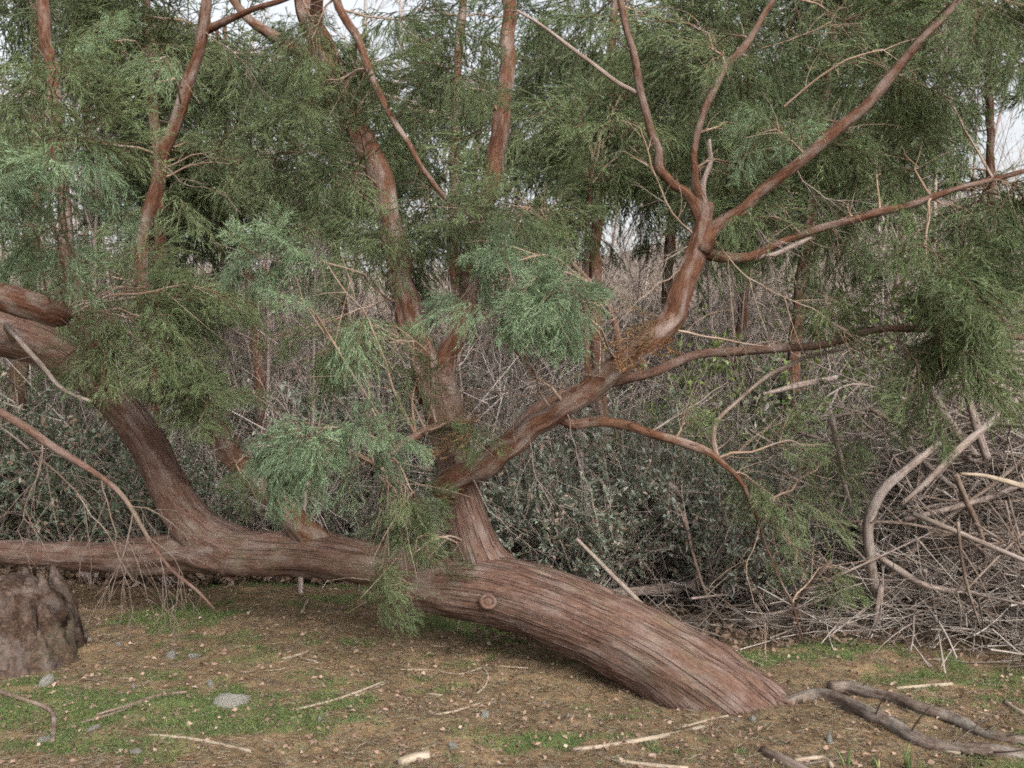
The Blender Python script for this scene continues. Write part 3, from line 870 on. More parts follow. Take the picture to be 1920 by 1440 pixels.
for q_, (px_, D_, h_, lb_) in enumerate(((160, 11, 6.4, 'far tall cedar up the slope behind the near sprays at upper left'), (400, 12, 5.8, 'far cedar up the slope left of the forked stem'),
                                         (650, 12.5, 5.2, 'far cedar up the slope directly behind the forked stem'), (900, 12, 5.6, 'far cedar behind the second upright stem'),
                                         (1260, 11, 7.5, 'far cedar behind the left fork of the sweeping limb'), (1400, 9.5, 6.5, 'cedar behind the middle fork of the sweeping limb'),
                                         (1680, 11, 7.0, 'far cedar behind the right fork tip at upper right'), (1850, 10, 6.5, 'cedar up the slope at the upper right edge'))):
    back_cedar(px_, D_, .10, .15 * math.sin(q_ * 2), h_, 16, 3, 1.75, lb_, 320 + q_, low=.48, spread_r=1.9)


# ------------------------------------------------------------------ bare saplings of the thicket
def sapling_mesh(seed, h):
    r = np.random.default_rng(seed)
    k = 9
    t = np.linspace(0, 1, k)
    A = np.stack([0.12 * h * (r.random() - .5) * t ** 2 + 0.03 * np.sin(t * 7 + seed), 0.1 * h * (r.random() - .5) * t ** 2, t * h], -1)[None]
    R0 = 0.008 + 0.0045 * h
    B, _ = sprout(A, 16, .15, .97, 0.6, lambda q: h * (.34 * (1.05 - q)), 5, None, 0, -0.25, .2, r)
    Cc, _ = sprout(B, 6, .2, 1, 0.6, lambda q: h * .09 * (1.2 - q), 4, None, 0, -.2, .2, r)
    Dd, _ = sprout(Cc, 3, .3, 1, 0.6, lambda q: h * .04 * (1.2 - q), 3, None, 0, -.1, .2, r)
    V, f, a = join([strands(A, np.linspace(R0, R0 * .3, k)[None], 6, 0, r), strands(B, taper(len(B), 5, R0 * .38, .0025), 4, 0, r),
                    strands(Cc, taper(len(Cc), 4, .004, .002), 3, 0, r), strands(Dd, taper(len(Dd), 3, .003, .0015), 3, 0, r)])
    return mesh('bare_sapling', V, f, M_SAP, {'bk': a['bk']})


SAPM = [sapling_mesh(500 + q, h) for q, h in enumerate((2.2, 3.0, 3.8, 4.6, 5.6, 6.5))]
rg = np.random.default_rng(77)
for k in range(90):
    D = 8.0 + 20 * rg.random() ** 1.2
    px = -150 + 2220 * rg.random()
    x = (px - 960) / F * D
    q = int(rg.integers(0, 4) if D < 11 else rg.integers(1, 6))
    rx, ry = rg.normal(0, .12), rg.normal(0, .12)
    lb = '%s leafless sapling %s on the %s slope %s' % (('shrubby', 'short', 'middling', 'tall', 'very tall', 'tallest')[q], 'leaning right' if ry > .06 else 'leaning left' if ry < -.06 else 'upright',
                                                       'near' if D < 9.5 else 'lower' if D < 13 else 'middle' if D < 19 else 'upper', col_of(x, D))
    o = ob('bare_sapling', SAPM[q], None, lb, 'sapling', 'bare saplings on the slope')
    o.location = (x, D, float(gz(x, D)) - 0.03)
    o.rotation_euler = (rx, ry, 0)
    o.scale = [0.8 + 0.4 * rg.random()] * 3
sp = ob('grey_sapling', sapling_mesh(620, 2.4), None, 'slim grey sapling rising behind the low left limb', 'sapling')
sp.location = onground(np.array(-1.45), np.array(6.2))

# ------------------------------------------------------------------ leafy shrubs
def shrub_meshes(seed, mat, h, w, nl, ls):
    r = np.random.default_rng(seed)
    az = r.random(14) * 6.28
    k = 6
    t = np.linspace(0, 1, k)[None, :, None]
    d = np.stack([np.cos(az) * w * (.3 + .7 * r.random(14)), np.sin(az) * w * (.3 + .7 * r.random(14)), h * (.6 + .5 * r.random(14))], -1)[:, None]
    P = d * t
    P[..., 2] = d[..., 2] * (1.3 * t[..., 0] - .3 * t[..., 0] ** 2)
    B, _ = sprout(P, 7, .25, 1, .8, lambda q: .35 * h * (1.2 - .5 * q), 4, None, 0, .0, .2, r)
    C2, _ = sprout(B, 4, .3, 1, .8, lambda q: .15 * h * (1.2 - .5 * q), 3, None, 0, .0, .2, r)
    V, f, a = join([strands(P, taper(14, k, .008, .004), 4, 0, r), strands(B, taper(len(B), 4, .004, .002), 3, 0, r), strands(C2, taper(len(C2), 3, .0025, .0015), 3, 0, r)])
    stem = mesh('stems', V, f, M_SAP, {'bk': a['bk']})
    pick = r.integers(0, len(C2), nl)
    u = r.random((nl, 1))
    Q = C2[pick, 0] * (1 - u) + C2[pick, 2] * u
    dirs = r.normal(size=(nl, 3)) + np.array([0, 0, .1]) + 0.8 * nrm(C2[pick, 2] - C2[pick, 0])
    V, f, a = leaves(Q, dirs, ls * (.6 + .7 * r.random(nl)), ls * .5 * (.7 + .5 * r.random(nl)), r)
    return stem, mesh('foliage', V, f, mat, a, smooth=False)


def shrubs(name, label, cat, group, kinds, spots, rng):
    for n_, (x, y, s) in enumerate(spots):
        stem, fol = kinds[n_ % len(kinds)]
        z = float(gz(x, y))
        lb = label[n_] if not isinstance(label, str) else label % ('small' if s < 1 else 'broad' if s < 1.35 else 'big', ('in front' if y < 7 else 'second row' if y < 8 else 'farther back' if y < 10 else 'up the slope' if y < 12 else 'high on the slope') + ', ' + col_of(x, y))
        rt = thing(name, (x, y, z - .03), lb, cat, group)
        rt.rotation_euler = (0, 0, rng.random() * 6.28)
        rt.scale = (s, s, s * (.8 + .4 * rng.random()))
        for nm, me in (('stems', stem), ('foliage', fol)):
            o = bpy.data.objects.new(nm, me)
            COL.objects.link(o)
            o.parent = rt


KG = [shrub_meshes(700 + q, M_LEAFG, .75, .65, 4200, .038) for q in range(3)]
KD = [shrub_meshes(720 + q, M_LEAFD, .9, .7, 3600, .042) for q in range(3)]
KY = [shrub_meshes(740 + q, M_LEAFY, 1.1, .8, 2400, .05) for q in range(2)]
rg = np.random.default_rng(5)


def scatter(n, px0, px1, D0, D1, s0, s1):
    out = []
    for q in range(n):
        D = D0 + (D1 - D0) * rg.random()
        out.append(((px0 + (px1 - px0) * rg.random() - 960) / F * D, D, s0 + (s1 - s0) * rg.random()))
    return out


shrubs('leafy_shrub', '%s grey-green leafy shrub behind the trunk, %s', 'shrub', 'grey-green shrubs behind the trunk', KG, scatter(30, 900, 1720, 6.0, 8.6, .85, 1.35), rg)
shrubs('leafy_shrub', '%s pale leafy shrub hugging the trunk, %s', 'shrub', 'grey-green shrubs behind the trunk', KG, scatter(18, 900, 1690, 5.6, 6.4, .7, 1.05), rg)
shrubs('leafy_shrub', '%s grey-green leafy shrub %s', 'shrub', 'grey-green shrubs on the slope', KG, scatter(56, 100, 1700, 8.3, 14, 1.0, 1.9), rg)
shrubs('evergreen_shrub', '%s dark glossy evergreen shrub %s', 'shrub', 'dark shrubs at left', KD, scatter(22, -150, 800, 6.6, 9.0, .8, 1.3), rg)
shrubs('evergreen_shrub', '%s dark glossy evergreen shrub beyond the brush, %s', 'shrub', 'dark shrubs at right', KD, scatter(12, 1300, 2000, 7.5, 12, 1.0, 1.8), rg)
shrubs('holly_bush', ['yellow-green leafy bush behind the bend of the sweeping limb', 'small yellow-green bush under the long horizontal branch',
                      'tall yellow-green bush at the upper right edge', 'yellow-green bush beyond the brush pile', 'yellow-green bush seen through the right forks', 'low yellow-green bush left of the brush pile top', 'yellow-green bush under the drooping right sprays'], 'bush', None, KY,
       [(1.5, 7.6, 1.1), (1.75, 6.9, .8), (4.3, 9.4, 2.2), (4.4, 8.0, 1.2), (2.2, 8.2, 1.5), (2.6, 7.2, 1.0), (3.3, 7.8, 1.3)], rg)

def bare_shrub_mesh(seed):
    r = np.random.default_rng(seed)
    n = 12
    t = np.linspace(0, 1, 6)[None, :, None]
    d = np.stack([r.normal(0, .55, n), r.normal(0, .55, n), .7 + .6 * r.random(n)], -1)[:, None]
    P = d * t + r.normal(0, .25, (n, 1, 3)) * t ** 2 * [1, 1, -.4]
    B, _ = sprout(P, 8, .2, 1, .8, lambda q: .5 * (1.2 - .6 * q), 5, None, 0, .1, .2, r)
    C2, _ = sprout(B, 5, .2, 1, .8, lambda q: .2 * (1.2 - .5 * q), 4, None, 0, .1, .2, r)
    V, f, a = join([strands(P, taper(n, 6, .008, .003), 4, 0, r), strands(B, taper(len(B), 5, .0038, .0018), 3, 0, r), strands(C2, taper(len(C2), 4, .0024, .0012), 3, 0, r)])
    return mesh('bare_shrub', V, f, M_MESS, {'rnd': a['rnd']})


BSM = [bare_shrub_mesh(760 + q) for q in range(4)]
for k_, (x_, y_, s_) in enumerate(scatter(80, -60, 1980, 7.0, 13.5, 1.0, 1.9)):
    if x_ > 1.0 and y_ < 8.6:
        y_ += 2.4
        x_ *= 1.25
    o = ob('bare_shrub', BSM[k_ % 4], None, '%s leafless twiggy shrub %s, %s' % ('small' if s_ < 1.2 else 'broad' if s_ < 1.5 else 'big' if s_ < 1.7 else 'tall', 'in front' if y_ < 8 else 'farther back' if y_ < 9.5 else 'up the slope' if y_ < 11 else 'well up the slope' if y_ < 12.3 else 'high on the slope', col_of(x_, y_)),
           'shrub', 'leafless shrubs of the thicket')
    o.location = (x_, y_, float(gz(x_, y_)) - .04)
    o.rotation_euler = (0, 0, k_ * 2.4)
    o.scale = (s_, s_, s_)

# ------------------------------------------------------------------ undergrowth on the slope (uncountable)
rg = np.random.default_rng(8)


def undergrowth():
    n = 9000
    D = 7.2 + 20 * rg.random(n) ** 1.6
    x = (rg.random(n) * 2300 - 200 - 960) / F * D
    p = onground(x, D, -.02)
    h = (.4 + 1.3 * rg.random(n)) * (.8 + .03 * D)
    d = nrm(np.stack([rg.normal(0, 1.0, n), rg.normal(0, .7, n), np.ones(n)], -1))
    t = np.linspace(0, 1, 5)[None, :, None]
    P = p[:, None] + d[:, None] * h[:, None, None] * t + rg.normal(0, .22, (n, 1, 3)) * h[:, None, None] * t ** 2
    R = np.linspace(1, .35, 5)[None] * (.0025 + .0045 * rg.random((n, 1)) ** 2) * (D[:, None] / 8).clip(1, 1.8)
    a = strands(P, R, 3, 0, rg)
    B, _ = sprout(P[:5000], 4, .3, 1, .7, lambda q: .35 + 0 * q, 3, None, 0, 0, .2, rg)
    b = strands(B, taper(len(B), 3, .002, .001), 3, 0, rg)
    V, f, at = join([a, b])
    return mesh('undergrowth', V, f, M_MESS, {'rnd': at['rnd']})


ob('undergrowth', undergrowth(), kind='stuff', label='grey tangle of bare stems covering the slope')


def near_tangle():
    n = 1100
    D = 5.7 + 2.6 * rg.random(n)
    x = (rg.random(n) ** .8 * 1050 + 880 - 960) / F * D
    p = onground(x, D, -.02)
    h = .35 + 1.3 * rg.random(n) ** 1.5
    d = nrm(np.stack([rg.normal(0, .7, n), rg.normal(0, .4, n), np.ones(n)], -1))
    t = np.linspace(0, 1, 6)[None, :, None]
    P = p[:, None] + d[:, None] * h[:, None, None] * t + rg.normal(0, .3, (n, 1, 3)) * h[:, None, None] * t ** 2
    a = strands(P, np.linspace(1, .3, 6)[None] * (.0025 + .004 * rg.random((n, 1)) ** 2), 4, 0, rg)
    B, _ = sprout(P, 5, .25, 1, .7, lambda q: .3 + 0 * q, 4, None, 0, .1, .2, rg)
    V, f, at = join([a, strands(B, taper(len(B), 4, .0022, .001), 3, 0, rg)])
    return mesh('bare_stems', V, f, M_MESS, {'rnd': at['rnd']})


ob('bare_stems', near_tangle(), kind='stuff', label='pale bare stems and twigs tangled behind the sweeping limb')
n = 60000
D = 6.6 + 18 * rg.random(n) ** 1.5
x = (rg.random(n) * 2400 - 240 - 960) / F * D
V, f, a = leaves(onground(x, D, .015 + .05 * rg.random(n)), rg.normal(size=(n, 3)) * [1, 1, .35], .05 + .05 * rg.random(n), .03 + .03 * rg.random(n), rg)
ob('leaf_litter', mesh('leaf_litter', V, f, M_LITTER, a, smooth=False), kind='stuff', label='dead brown leaves lying on the slope')

# ------------------------------------------------------------------ brush pile at right
def dead_branch_mesh(seed, L, r0, kids):
    r = np.random.default_rng(seed)
    k = 9
    t = np.linspace(0, 1, k)
    A = np.stack([(t - .5) * L, .34 * L * (r.random() - .5) * np.sin(t * 3.1) * 2 + .02 * L * np.sin(t * 9 + seed), .12 * L * (r.random() - .5) * np.sin(t * 4)], -1)
    parts = [tube(A, np.linspace(r0, r0 * .4, k), 7, L / 14, .12, .1, seed=seed)]
    if kids:
        B, _ = sprout(A[None], kids, .15, .95, .7, lambda q: L * .36 * (1.1 - q * .6), 5, None, 0, 0, .25, r)
        s_ = strands(B, taper(len(B), 5, r0 * .5, .002), 4, 0, r)
        C2, _ = sprout(B, 2, .3, 1, .7, lambda q: L * .12 + 0 * q, 4, None, 0, 0, .2, r)
        s2 = strands(C2, taper(len(C2), 4, .003, .0014), 3, 0, r)
        parts += [(s_[0], s_[1], {'bk': s_[2]['bk']}), (s2[0], s2[1], {'bk': s2[2]['bk']})]
    V, f, a = join(parts)
    return [mesh('dead_branch', V, f, m, a) for m in (M_DEAD, M_DEADD)]


DBM = [dead_branch_mesh(800 + q, L, r, kd) for q, (L, r, kd) in enumerate(((1.0, .008, 4), (1.3, .011, 5), (1.6, .013, 6), (1.1, .007, 5), (.8, .010, 2), (1.2, .0065, 6), (1.8, .017, 6), (1.4, .009, 7)))]


def pile_h(x, y):
    """height of the heap above the ground"""
    return 1.65 * np.exp(-(((x - 3.6) / 1.25) ** 2 + ((y - 6.1) / 1.15) ** 2)) + .5 * np.exp(-(((x - 1.9) / 1.2) ** 2 + ((y - 6.3) / .7) ** 2))


def brlabel(q, pale, up, x, y, z, where):
    px, py = 960 + x / y * F, 720 - (z - CAM_H) / y * F
    return '%s %s dead branch %s, %s %s %s' % (('short', 'forked', 'long', 'thin', 'stubby', 'twiggy', 'stout', 'bushy')[q], 'pale' if pale else 'brown',
                                              'rising right' if up > .25 else 'rising left' if up < -.25 else 'lying level', 'low' if py > 1080 else 'halfway' if py > 950 else 'high',
                                              ('at front' if y < 5.6 else 'midway' if y < 6.4 else 'at back') if 'pile' in where else 'amid shrubs', ('left of' if px < 1560 else 'at the left of' if px < 1700 else 'in the middle of' if px < 1830 else 'at the right of') + ' the pile' if 'pile' in where else col_of(x, y))


rg = np.random.default_rng(19)
for k in range(270):
    x, y = rg.normal(3.05, .85), rg.normal(6.0, .6)
    y = max(y - .35 * float(ssp(2.2, 3.2, x)), 4.95 + .5 * rg.random() - .6 * float(ssp(2.0, 3.0, x)))
    z = float(gz(x, y)) + .05 + float(pile_h(x, y)) * rg.random() ** .5
    q, pale = int(rg.integers(8)), rg.random() < .55
    rot = (rg.random() * 6.28, rg.normal(0.1, .55), rg.normal(0.3, .8) + (math.pi if rg.random() < .5 else 0))
    up = -math.sin(rot[1]) * (1 if math.cos(rot[2]) > 0 else -1)
    o = ob('dead_branch', DBM[q][0 if pale else 1], None, brlabel(q, pale, up, x, y, z, 'in the brush pile'), 'branch', 'dead branches of the brush pile')
    o.location = (x, y, z)
    o.rotation_euler = rot
    o.scale = [.7 + .5 * rg.random()] * 3
for k in range(46):
    x, y = rg.uniform(.3, 2.0), rg.uniform(5.5, 6.9)
    q, m_ = int(rg.integers(8)), int(rg.integers(2))
    z = float(gz(x, y)) + .05 + .4 * rg.random() ** 2
    rot = (rg.random() * 6.28, rg.normal(0, .4), rg.random() * 6.28)
    o = ob('dead_branch', DBM[q][m_], None, brlabel(q, m_ == 0, -math.sin(rot[1]) * (1 if math.cos(rot[2]) > 0 else -1), x, y, z, 'in shrubs'), 'branch', 'dead branches behind the trunk')
    o.location = (x, y, z)
    o.rotation_euler = rot
    o.scale = [.6 + .4 * rg.random()] * 3


def twig_mass():
    n = 5200
    x = rg.normal(3.0, 1.0, n)
    y = np.maximum(rg.normal(6.1, .65, n) - .4 * ssp(2.2, 3.2, x), 4.9 + .4 * rg.random(n) - .6 * ssp(2.0, 3.0, x))
    z = gz(x, y) + .02 + pile_h(x, y) * rg.random(n) * .95
    c = np.stack([x, y, z], -1)
    az = rg.normal(.3, .9, n)
    d = np.stack([np.cos(az), np.sin(az), rg.normal(0, .45, n)], -1)
    L = .2 + .6 * rg.random(n)
    t = np.linspace(-.5, .5, 5)[None, :, None]
    P = c[:, None] + d[:, None] * L[:, None, None] * t + rg.normal(0, .3, (n, 1, 3)) * L[:, None, None] * (t ** 2)
    P[..., 2] = np.maximum(P[..., 2], gz(P[..., 0], P[..., 1]) + .005)
    return strands(P, np.linspace(1, .4, 5)[None] * (.002 + .004 * rg.random((n, 1))), 3, 0, rg)


V, f, a = twig_mass()
ob('brush_twigs', mesh('brush_twigs', V, f, M_MESS, {'rnd': a['rnd']}), kind='stuff', label='fine twigs filling the brush pile')


def log(name, label, pts, mat, cat='branch', group=None, seg=14, forks=(), ridge=.08, px=True):
    """a fallen piece of wood; forks are parts of it"""
    P = np.array([W(a, b, d) for a, b, d, r in pts]) if px else np.array([q[:3] for q in pts], float)
    R = np.array([r * d / F for a, b, d, r in pts]) if px else np.array([q[3] for q in pts], float)
    V, f, a = tube(P, R, seg, .03, .16 if R.max() > .012 else .08, ridge, seed=int(abs(P[0, 0] * 37)) % 40)
    if R.max() > .02:
        g_ = np.random.default_rng(int(abs(P[0, 0] * 91)))
        B_, _ = sprout(resample(P, R, .1)[0][None], 9, .1, .95, 1.0, lambda t: R.max() + .03 + .14 * g_.random(t.shape) ** 2, 4, None, 0, -.1, .3, g_)
        b_ = strands(B_, taper(len(B_), 4, .005, .0018), 4, 0, g_)
        V, f, a = join([(V, f, a), (b_[0], b_[1], {'bk': b_[2]['bk']})])
    if not forks:
        return ob(name, mesh(name, V, f, mat, a), None, label, cat, group)
    rt = thing(name, P[0], label, cat, group)
    ob('stem', mesh('stem', V, f, mat, a), rt)
    for fk in forks:
        P = np.array([W(a, b, d) for a, b, d, r in fk])
        V, f, a = tube(P, [r * d / F for a, b, d, r in fk], seg, .04, .08, ridge, seed=3)
        ob('fork', mesh('fork', V, f, mat, a), rt)
    return rt


# the branches of the pile that stand out
log('dead_branch', 'thick pale curved dead branch standing at the left end of the brush pile', [(1650, 1230, 5.3, 6), (1646, 1140, 5.2, 7), (1632, 1050, 5.15, 9), (1628, 980, 5.1, 9), (1655, 920, 5.1, 9), (1700, 880, 5.2, 7), (1760, 830, 5.3, 6)], M_DEAD,
    forks=[[(1636, 1036, 5.15, 5), (1690, 1072, 5.1, 6.5), (1740, 1100, 5.0, 6), (1830, 1112, 5.0, 4)], [(1648, 1160, 5.2, 4), (1652, 1100, 5.1, 5.5), (1640, 1180, 5.05, 4)]])
log('dead_branch', 'long pale dead branch slanting up to the right edge across the brush pile', [(1690, 945, 5.2, 4), (1740, 900, 5.2, 6), (1800, 840, 5.25, 7), (1860, 790, 5.3, 6), (1950, 710, 5.4, 5)], M_DEAD)
log('dead_branch', 'upright grey dead branch in the middle of the brush pile', [(1850, 860, 5.3, 7), (1830, 800, 5.3, 8), (1815, 740, 5.3, 7), (1800, 690, 5.35, 5)], M_DEAD)
log('dead_branch', 'stout grey limb propped in the brush pile above the curved branch', [(1830, 855, 5.5, 7), (1790, 810, 5.5, 10), (1760, 760, 5.5, 8), (1745, 725, 5.5, 5)], M_DEAD)
log('dead_branch', 'long grey bough running low through the brush pile to the right edge', [(1640, 1130, 5.4, 10), (1740, 1080, 5.45, 13), (1830, 1030, 5.5, 14), (1940, 970, 5.6, 13)], M_DEADD)
log('dead_branch', 'pale straight branch at the top right of the brush pile', [(1820, 705, 5.2, 4), (1880, 725, 5.2, 6), (1960, 760, 5.2, 6)], M_DEAD)
log('dead_branch', 'short white broken branch over the right of the brush pile', [(1800, 888, 4.95, 2.5), (1850, 893, 4.95, 4), (1930, 915, 4.95, 5)], M_PALE)
log('fallen_log', 'dark fallen log lying before the brush pile', [(1400, 1168, 5.35, 14), (1480, 1160, 5.3, 16), (1560, 1170, 5.25, 15), (1640, 1195, 5.1, 14), (1740, 1235, 4.9, 10)], M_DEADD)
log('fallen_branch', 'grey-green branch lying level behind the leaning trunk', [(1085, 1114, 5.6, 8), (1180, 1110, 5.6, 9), (1300, 1096, 5.6, 9), (1400, 1070, 5.6, 10), (1470, 1040, 5.7, 9)], M_DEAD)
log('fallen_branch', 'thin pale branch leaning down onto the leaning trunk from behind', [(1080, 1010, 5.0, 4), (1150, 1080, 4.95, 4.5), (1220, 1150, 4.8, 4.5), (1290, 1215, 4.7, 4)], M_DEAD)
log('fallen_branch', 'white broken pole lying behind the long horizontal branch', [(1430, 740, 7.5, 4), (1500, 722, 7.5, 6), (1570, 708, 7.5, 5)], M_DEAD)


def G(px, py, r=0, lift=0.0):
    """point of the flat ground seen at (px, py), raised by r"""
    D = CAM_H * F / (py - 720)
    for _ in range(4):
        x = (px - 960) / F * D
        D = (CAM_H - float(gz(x, D)) - r - lift) * F / (py - 720)
    x = (px - 960) / F * D
    return [x, D, float(gz(x, D)) + r * (0.8 if r < .012 else .45) + lift, r]


rt = log('fallen_branch', 'thick forked fallen branch on the ground at lower right', [G(1458, 1318, .012), G(1490, 1306, .026), G(1530, 1297, .036), G(1572, 1306, .032), G(1630, 1334, .034), G(1668, 1350, .03), G(1725, 1384, .03), G(1790, 1398, .024), G(1850, 1402, .026), G(1960, 1420, .02)], M_FALL, px=False, ridge=.22, seg=22)
log('fallen_branch', 'fallen branch with a pale cut end beside the forked one', [G(1556, 1283, .024, .02), G(1590, 1282, .032, .01), G(1640, 1296, .03), G(1690, 1308, .034), G(1726, 1324, .03), G(1790, 1344, .03), G(1840, 1370, .024), G(1900, 1382, .026), G(1970, 1388, .022)], M_FALL, px=False, ridge=.22, seg=22)
log('fallen_branch', 'dark stick end entering at the bottom edge, lower right', [G(1432, 1402, .02), G(1470, 1422, .025), G(1520, 1450, .025)], M_DEADD, px=False)

# ------------------------------------------------------------------ sticks and straws on the ground
STK = [([(555, 1330), (640, 1308), (720, 1278)], .006, 'pale split stick left of the trunk, near the ground moss', 'P'),
       ([(280, 1378), (360, 1385), (470, 1408)], .007, 'pale straight stick below the moss patch', 'P'),
       ([(290, 1388), (340, 1377)], .004, 'short pale chip of stick crossing the stick below the moss', 'P'),
       ([(180, 1340), (250, 1320), (290, 1305), (350, 1297)], .008, 'brown bent stick lying across the left moss', 'D'),
       ([(150, 1355), (220, 1335), (275, 1312)], .006, 'thin brown stick beside the bent stick on the moss', 'D'),
       ([(-20, 1290), (35, 1308), (95, 1332), (100, 1375), (98, 1390)], .010, 'orange-brown crooked branch at the lower left edge', 'D'),
       ([(750, 1255), (810, 1256), (860, 1264), (905, 1251)], .004, 'thin pale curved twig in the middle of the litter', 'P'),
       ([(905, 1250), (916, 1268), (908, 1288), (895, 1300)], .005, 'hooked pale twig curling down in the middle of the litter', 'P'),
       ([(925, 1247), (960, 1251), (990, 1252)], .004, 'short pale twig right of the hooked twig', 'P'),
       ([(815, 1340), (850, 1334), (900, 1318)], .005, 'pale twig below the hooked twig', 'P'),
       ([(1075, 1405), (1150, 1396), (1240, 1380), (1320, 1362)], .009, 'long pale stick in front of the trunk base', 'P'),
       ([(1150, 1425), (1220, 1434), (1290, 1440)], .008, 'pale stick at the bottom edge under the trunk base', 'P'),
       ([(750, 1427), (780, 1415), (805, 1412)], .018, 'thick chip of pale wood at the bottom edge', 'P'),
       ([(1275, 1365), (1320, 1352), (1365, 1342)], .005, 'straw-coloured stem right of the trunk base', 'P'),
       ([(1380, 1233), (1400, 1236), (1430, 1247)], .006, 'pale straw beyond the trunk base', 'P'),
       ([(1360, 1255), (1375, 1238), (1385, 1228)], .012, 'flat pale bark flake beyond the trunk base', 'P'),
       ([(1680, 1290), (1730, 1286), (1785, 1282)], .009, 'pale flattened stick beyond the fallen fork', 'P'),
       ([(1885, 1314), (1900, 1325), (1925, 1338)], .012, 'pale stick at the right edge past the fallen fork', 'P'),
       ([(800, 1300), (830, 1304)], .006, 'small pale splinter left of the hooked twig', 'P'),
       ([(655, 1310), (690, 1296), (725, 1280)], .004, 'slim twig resting by the split stick', 'P'),
       ([(1720, 1392), (1760, 1405), (1800, 1412)], .007, 'pale straw lying before the fallen fork', 'P'),
       ([(1490, 1425), (1545, 1420), (1560, 1438)], .009, 'pale broken stick at the bottom edge, lower right', 'P'),
       ([(858, 1183), (860, 1170), (862, 1160)], .006, 'stub of pale stick under the trunk', 'P'),
       ([(566, 1147), (572, 1135), (577, 1125)], .009, 'pale bark chip under the low left limb', 'P'),
       ([(530, 1235), (560, 1227), (580, 1220)], .006, 'pale twig in the grass left of centre', 'P')]
for pts, r, lb, c in STK:
    log('stick', lb, [G(a, b, r) for a, b in pts], M_PALE if c == 'P' else M_DEADD, 'stick', 'sticks on the ground', seg=7, px=False)
rg = np.random.default_rng(33)
for k in range(70):
    px, py = rg.uniform(100, 1920), rg.uniform(1160, 1440)
    if 1000 < px < 1480 and py < 1330:
        continue
    a, l = rg.normal(0, .5), rg.uniform(15, 45)
    r = rg.uniform(.0018, .004)
    pl_ = rg.random() < .6
    log('twig', 'small pale twig lying loose in the needle litter' if pl_ else 'small brown twig lying loose in the needle litter', [G(px, py, r), G(px + l * .5, py - l * .25 * math.sin(a) + rg.normal(0, 2), r), G(px + l, py - l * .5 * math.sin(a), r)],
        M_PALE if pl_ else M_DEADD, 'twig', 'loose pale twigs in the litter' if pl_ else 'loose brown twigs in the litter', seg=5, px=False)


# ------------------------------------------------------------------ stones
def stone_mesh(seed):
    r = np.random.default_rng(seed)
    n, m = 14, 22
    th, ph = np.meshgrid(np.linspace(0, np.pi, n), np.linspace(0, 2 * np.pi, m, endpoint=False), indexing='ij')
    d = np.stack([np.sin(th) * np.cos(ph), np.sin(th) * np.sin(ph), np.cos(th)], -1)
    ax = nrm(r.normal(size=(9, 3)))
    lim = .72 + .28 * r.random(9)
    q = (d @ ax.T)
    rad = np.min(np.where(q > .05, lim / np.maximum(q, .05), 9), -1).clip(0, 1.05)
    V = (d * rad[..., None] * [1, .75, .6]).reshape(-1, 3) + r.normal(0, .012, (n * m, 3))
    i = np.arange(n - 1)[:, None] * m
    j = np.arange(m)[None]
    return mesh('stone', V, [np.stack([i + j, i + m + j, i + m + (j + 1) % m, i + (j + 1) % m], -1).reshape(-1, 4)], M_STONE)


STM = [stone_mesh(900 + q) for q in range(5)]
for q, (px, py, s, lb) in enumerate(((436, 1312, .085, 'pale rounded stone lying above the left moss patch'), (82, 1388, .035, 'pale flat stone by the crooked branch, lower left'),
                                     (255, 1410, .03, 'grey stone near the bottom edge under the stick'), (175, 1366, .03, 'dull stone on the left moss'),
                                     (320, 1230, .045, 'pale broken stone in the litter left of centre'), (365, 1232, .035, 'greyish stone touching the broken stone'),
                                     (170, 1200, .03, 'pale stone beside the rotten stump'), (221, 1210, .025, 'small pale stone right of the stump'),
                                     (85, 1282, .05, 'pinkish stone in front of the stump'), (395, 1283, .028, 'white pebble above the big pale stone'),
                                     (850, 1402, .03, 'pale pebble at the bottom, left of the long stick'), (1064, 1344, .02, 'white pebble left of the trunk base'),
                                     (1410, 1352, .025, 'white stone right of the trunk base'), (910, 1345, .03, 'grey stone in the middle litter'),
                                     (1555, 1388, .03, 'pale stone between fallen fork and bottom edge'), (250, 1290, .02, 'pale bark-like chip stone, left'),
                                     (1020, 1320, .018, 'tiny pale pebble near the trunk underside'), (600, 1350, .018, 'tiny pebble under the split stick'))):
    o = ob('stone', STM[q % 5], None, lb, 'stone', 'stones in the litter')
    g = G(px, py, s * .2)
    o.location = g[:3]
    o.scale = (s, s * .9, s * .8)
    o.rotation_euler = (.2 * q, .1 * q, q * 1.3)
o = None

# ------------------------------------------------------------------ rotten stump, lower left
sx, sy = -2.72, 4.9
szz = float(gz(sx, sy))
st_root = thing('rotten_stump', (sx, sy, szz), 'dark rotten stump with hollow side at the lower left edge', 'stump')
V, f, a = tube([(sx, sy, szz - .08), (sx, sy, szz + .06), (sx, sy, szz + .22), (sx + .01, sy, szz + .36), (sx + .02, sy + .01, szz + .43)], [.34, .30, .262, .235, .14], 72, .02, .3, .3, seed=9, shred=3.5)
hc = np.array([sx + .16, sy - .25, szz + .2])
dd = np.exp(-(((V[:, 0] - hc[0]) / .11) ** 2 + ((V[:, 1] - hc[1]) / .2) ** 2 + ((V[:, 2] - hc[2]) / .15) ** 2) ** 2)
V = V + dd[:, None] * (np.array([sx, sy + .05, szz + .2]) - hc) * .2            # rotted hollow
V += RNG.normal(0, .006, V.shape)
ob('stump_body', mesh('stump_body', V, f, M_STUMP, a), st_root)
